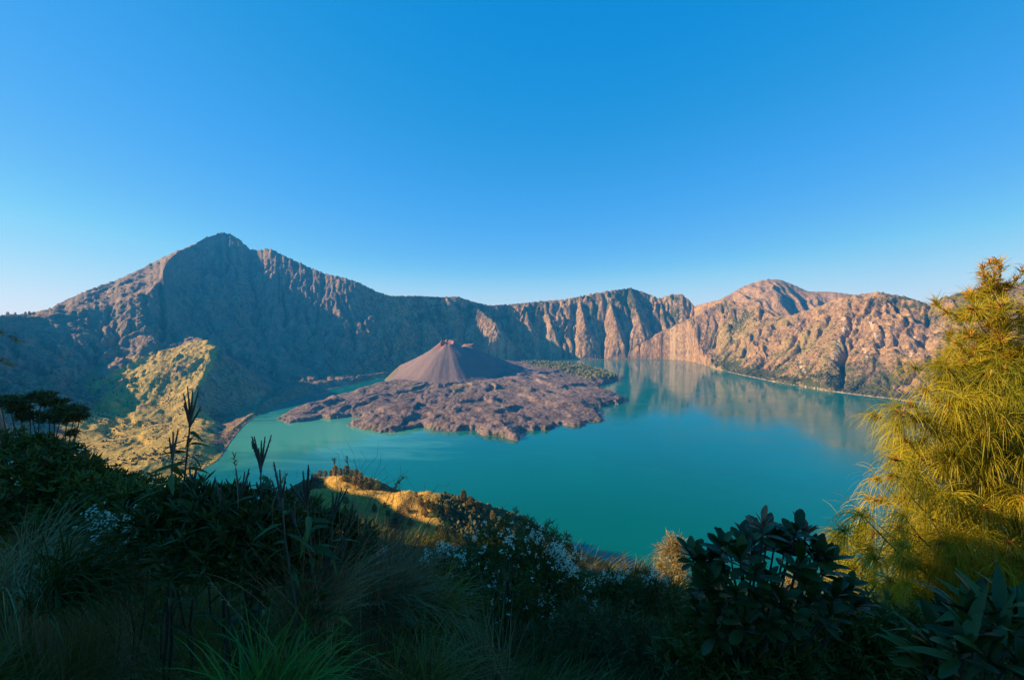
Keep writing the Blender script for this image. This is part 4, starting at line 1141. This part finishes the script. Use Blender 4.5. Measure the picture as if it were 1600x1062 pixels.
clump_shrub('flower_bush', 950, 5.0, [(960, 915, 0, .2, .16), (1000, 912, .1, .2, .16), (930, 925, 0, .2, .16), (980, 940, -.1, .28, .2), (1030, 930, 0, .26, .2), (935, 955, -.1, .26, .2), (1050, 960, -.1, .28, .22)],
            'dark thin bush with white flower tops beside the small pale tree', 'bush', 'dark', (0.03, 0.08), 0.009, 230,
            flower_at=[(948, 900, 0, 18, .035), (970, 896, 0, 18, .04), (962, 905, 0, 14, .04), (928, 912, 0, 12, .03), (905, 914, 0, 10, .03), (1024, 898, 0, 16, .04), (1008, 905, 0, 8, .03), (1040, 905, .1, 10, .03), (972, 1010, -.4, 12, .03)])
# undergrowth closing the bottom of the view
FILL = [(1010, 1.0, 3.4, [(1000, 1010, 0, .28, .18), (960, 1000, 0, .26, .18), (1050, 1020, 0, .28, .18), (1010, 1050, -.2, .3, .2)], 'grey-green heath cushion at the bottom right of centre', 'heath'),
        (1330, 1, 3.4, [(1290, 985, 0, .3, .2), (1340, 975, 0, .3, .22), (1390, 995, 0, .3, .22), (1320, 1030, -.2, .34, .24), (1400, 1045, -.2, .34, .24), (1270, 1040, -.2, .3, .2)], 'dark ferny bush under the left foot of the golden tree', 'dark'),
        (1140, 1, 3.0, [(1130, 1010, 0, .3, .2), (1190, 1020, 0, .3, .2), (1090, 1030, 0, .3, .2), (1160, 1055, -.2, .3, .2), (1240, 1040, 0, .26, .2)], 'dark low bush beneath the large glossy shrub', 'dark'),
        (900, 1, 3.6, [(880, 1010, 0, .3, .2), (920, 985, 0, .3, .2), (840, 1030, 0, .3, .2), (900, 1050, -.2, .34, .2)], 'dark heath bush below the big flower bush', 'heath'),
        (1500, 1, 3.2, [(1470, 1010, 0, .3, .2), (1540, 1000, 0.2, .3, .2), (1590, 1010, .2, .3, .2), (1430, 1050, 0, .3, .2)], 'dark leafy bush behind the bottom right shrub', 'dark'),
        (330, 1, 2.7, [(300, 800, 0, .22, .16), (350, 810, 0, .24, .16), (395, 805, 0, .22, .15), (260, 820, -.1, .24, .18), (430, 815, 0, .2, .14), (330, 850, -.3, .28, .2), (400, 850, -.3, .28, .2)], 'dark leafy thicket at the feet of the tall weeds', 'dark'),
        (490, 1, 2.7, [(470, 825, 0, .2, .13), (510, 838, 0, .2, .13), (545, 850, 0, .16, .11), (440, 850, -.2, .22, .16)], 'dark leafy thicket in front of the headland end', 'dark')]
for px, _, Y, cl, lb, mt in FILL:
    clump_shrub('leafy_shrub', px, Y, cl, lb, 'shrub', mt, (0.04, 0.10), 0.014 if mt == 'dark' else 0.006, 240, up=0.7)

# ---- grass
def grass(name, n, region, ln, wd, droop, mat, lean=(0.25, -0.05, 0), fit=None, seeds=0.0):
    X = RNG.uniform(region[0], region[1], n * 3); Y = RNG.uniform(region[2], region[3], n * 3)
    dens = fbm(X * 0.9, Y * 0.9, 3, 601 + len(name)) + RNG.uniform(-.4, .4, n * 3)
    k = (dens > -0.3) & ((Y > 1.1) | (np.abs(X) > 1.2))
    if fit is not None: k &= fit(X, Y)
    X = X[k][:n]; Y = Y[k][:n]
    Z = near_height(X, Y)[0]
    m = len(X)
    sway = np.stack([fbm(X * 0.8, Y * 0.8, 2, 611), fbm(X * 0.8, Y * 0.8, 2, 613), np.zeros(m)], -1) * 1.6
    D = unit(np.array([0, 0, 1.0]) + sway * 0.5 + RNG.normal(size=(m, 3)) * 0.22 + lean)
    mb = MB()
    Ln = RNG.uniform(*ln, m)
    ribbons(mb, np.stack([X, Y, Z - 0.03], -1), D, Ln, RNG.uniform(0.6, 1.2, m) * wd, RNG.uniform(0.5, 1.0, m) * droop, 5, [0.8, 1, 0.95, 0.8, 0.5, 0.1])
    mb.build(name, L[mat], kind='stuff')
vis = lambda X, Y: np.abs(X) < 1.2 * Y + 0.6
lowright = lambda X, Y: vis(X, Y) & (X < 0.6 + 0.25 * Y)
grass('tall_grass', 34000, (-6, 3, 0.9, 5.2), (0.30, 0.72), 0.0075, 1.9, 'grass', fit=lowright)
grass('dry_grass', 9000, (-5, 2.2, 1.0, 4.6), (0.30, 0.75), 0.0045, 1.5, 'dry', lean=(0.4, -0.1, 0), fit=lowright)
grass('far_grass', 15000, (-10, 9, 4.5, 14), (0.3, 0.7), 0.012, 1.4, 'grass', fit=vis)
grass('low_grass', 9000, (0.5, 7, 1.6, 7), (0.2, 0.5), 0.007, 1.5, 'grass', fit=vis)
def tussock(px, py, Y, label, mat, n=420, ln=(0.35, 0.62), droop=2.3, wd=0.008, lean=(0, 0, 0), group='grass tussocks in the foreground', cat='grass tuft'):
    x, y, z = at(px, py, Y)
    zb = min(gz(x, y), z)
    root = empty('grass_tussock', (x, y, zb), label, cat, group)
    mb = MB()
    P_ = RNG.normal(size=(n, 3)) * [0.07, 0.07, 0]; P_[:, 2] = z - zb - 0.25
    ribbons(mb, P_, unit(rand_dirs(n) * 0.55 + [0, 0, 1] + np.array(lean)), RNG.uniform(*ln, n), wd, droop * RNG.uniform(.6, 1.1, n), 6, [0.7, 1, 1, .9, .7, .4, .1])
    st = MB(); ribbons(st, RNG.normal(size=(40, 3)) * [0.05, 0.05, 0], unit(rand_dirs(40) * 0.15 + [0, 0, 1]), max(0.15, z - zb - 0.15), 0.01, 0.1, 3); st.build('old_stems', L['dry'], root, kind='stuff')
    mb.build('blades', L[mat], root, kind='stuff')
tussock(400, 1075, 1.75, 'bright fresh green tuft arching over at the bottom edge left of centre', 'fresh', 420, lean=(0.15, 0, 0))
tussock(650, 1050, 2.2, 'dark green upright tuft at the bottom edge in the centre', 'grass', 260, droop=2.0, wd=0.006, lean=(0.25, 0, 0))
tussock(590, 900, 2.9, 'dry grey-green tuft blown to the right below the headland', 'dry', 420, droop=1.7, wd=0.006, lean=(0.5, 0, 0))
tussock(660, 930, 3.0, 'green tuft with drooping blades left of the big flower bush', 'grass', 420, droop=2.0, lean=(0.2, 0, 0))
tussock(480, 900, 2.4, 'tall brownish tuft of thin stalks below the leafy weeds', 'dry', 420, droop=0.9, wd=0.004, ln=(.4, .75), lean=(0.25, 0, 0))
tussock(40, 850, 2.6, 'pale dry tuft lying over at the left edge', 'dry', 420, droop=2.2, wd=0.006, lean=(0.6, 0, 0))
tussock(90, 870, 2.4, 'green tuft lying over right of the pale dry tuft', 'grass', 420, droop=2.2, wd=0.006, lean=(0.6, 0, 0))
tussock(760, 1010, 2.6, 'dry tuft leaning left below the big flower bush', 'dry', 300, droop=1.8, wd=0.005, lean=(-0.4, 0, 0))

# single grass stalks with nodding seed heads
def stalk(px0, py0, px1, py1, Y, label, bent=0.06):
    a = np.array(at(px0, py0, Y)); b = np.array(at(px1, py1, Y))
    zb = gz(a[0], a[1])
    root = empty('seed_stalk', (a[0], a[1], zb), label, 'grass stalk', 'thin grass stalks with seed heads')
    base = np.array([a[0], a[1], zb])
    p = np.concatenate([np.linspace(base, a, 3)[:-1], curve_pts(a, b, 8, bent)])
    mb = MB(); tube(mb, p - base, 0.0022, 0.0010, 4); mb.build('stalk', L['dry'], root)
    hd = MB(); m = 26
    u = RNG.random(m) ** 0.7
    tail = p[-4:]
    c = np.stack([np.interp(u, np.linspace(0, 1, 4), tail[:, k]) for k in range(3)], -1)
    ribbons(hd, c - base, unit(unit(b - a) + RNG.normal(size=(m, 3)) * 0.45), RNG.uniform(0.015, 0.03, m), 0.005, 0.8, 2, [0.4, 1, 0.3])
    hd.build('seed_head', L['dry'], root)
stalk(530, 790, 522, 718, 2.6, 'thin grass stalk arching with a feathery head above the rear knoll', 0.02)
stalk(560, 800, 542, 716, 2.6, 'grass stalk standing right of the arching stalk above the rear knoll', 0.02)
stalk(590, 820, 632, 746, 2.6, 'grass stalk with dark seed head curving right over the lake', 0.05)
stalk(610, 800, 622, 752, 2.7, 'short grass stalk under the right-curving seed head', 0.02)
stalk(425, 790, 448, 742, 2.3, 'thin stalk leaning right beside the weed against the turquoise lake', 0.02)
stalk(372, 780, 366, 712, 2.4, 'thin upright stalk left of the weed against the turquoise lake', 0.01)
stalk(430, 1010, 325, 900, 1.9, 'long pale stalk lying diagonally across the dark grass at the bottom left', -0.03)
stalk(-60, 540, 28, 536, 1.6, 'dark seed head poking in from the left edge before the mountain', 0.05)
stalk(-60, 590, 14, 571, 1.6, 'second dark seed head low at the left edge before the mountain', 0.04)

# tangle of bare twigs before the headland
def dead_bush():
    Y = 3.2
    b = np.array(at(560, 960, Y)); b[2] = gz(b[0], b[1])
    root = empty('dead_bush', tuple(b), 'tangle of bare grey twigs before the dark face of the headland', 'dead bush')
    def grow(p, d, ln, r, depth, mb):
        e = p + d * ln
        tube(mb, curve_pts(p, e, 4, 0, 0.02) - b, r, r * 0.6, 4)
        if depth == 0: return
        for k in range(3 if depth > 1 else 4):
            nd = unit(d + RNG.normal(size=3) * [0.55, 0.4, 0.45] + [0.08, 0, 0.12])
            s = p + (e - p) * RNG.uniform(0.45, 1.0)
            grow(s, nd, ln * RNG.uniform(0.5, 0.8), r * 0.55, depth - 1, mb)
    for tx, ty in ((520, 850), (560, 830), (600, 840), (640, 855), (600, 880), (660, 880), (545, 870), (620, 820)):
        mb = MB(); t = np.array(at(tx, ty, Y + RNG.uniform(-.3, .3)))
        d = t - b; l = np.linalg.norm(d)
        grow(b, d / l, l * 0.75, 0.0065, 3, mb)
        mb.build('branch', L['twig'], root)
dead_bush()
# ------------------------------------------------------------------ the air
def haze():
    n = bpy.data.materials.new('haze_air'); n.use_nodes = True
    t = n.node_tree; t.nodes.remove(t.nodes['Principled BSDF'])
    v = t.nodes.new('ShaderNodeVolumePrincipled')
    v.inputs['Color'].default_value = HAZE_COLOR
    v.inputs['Density'].default_value = HAZE_DENSITY
    v.inputs['Density Attribute'].default_value = ''
    v.inputs['Anisotropy'].default_value = 0.1
    t.links.new(v.outputs[0], t.nodes['Material Output'].inputs['Volume'])
    me = bpy.data.meshes.new('haze'); bm = bmesh.new()
    bmesh.ops.create_cube(bm, size=1)
    for p in bm.verts:
        p.co = ((p.co.x) * 16000, (p.co.y + 0.5) * 12000 - 2500, -642 + (p.co.z + 0.5) * (1300 + 642))
    bm.to_mesh(me); bm.free(); me.materials.append(n)
    o = bpy.data.objects.new('haze', me); COL.objects.link(o); o['kind'] = 'stuff'
HAZE_COLOR = (0.03, 0.42, 1.0, 1)
HAZE_DENSITY = 3.4e-5
haze()
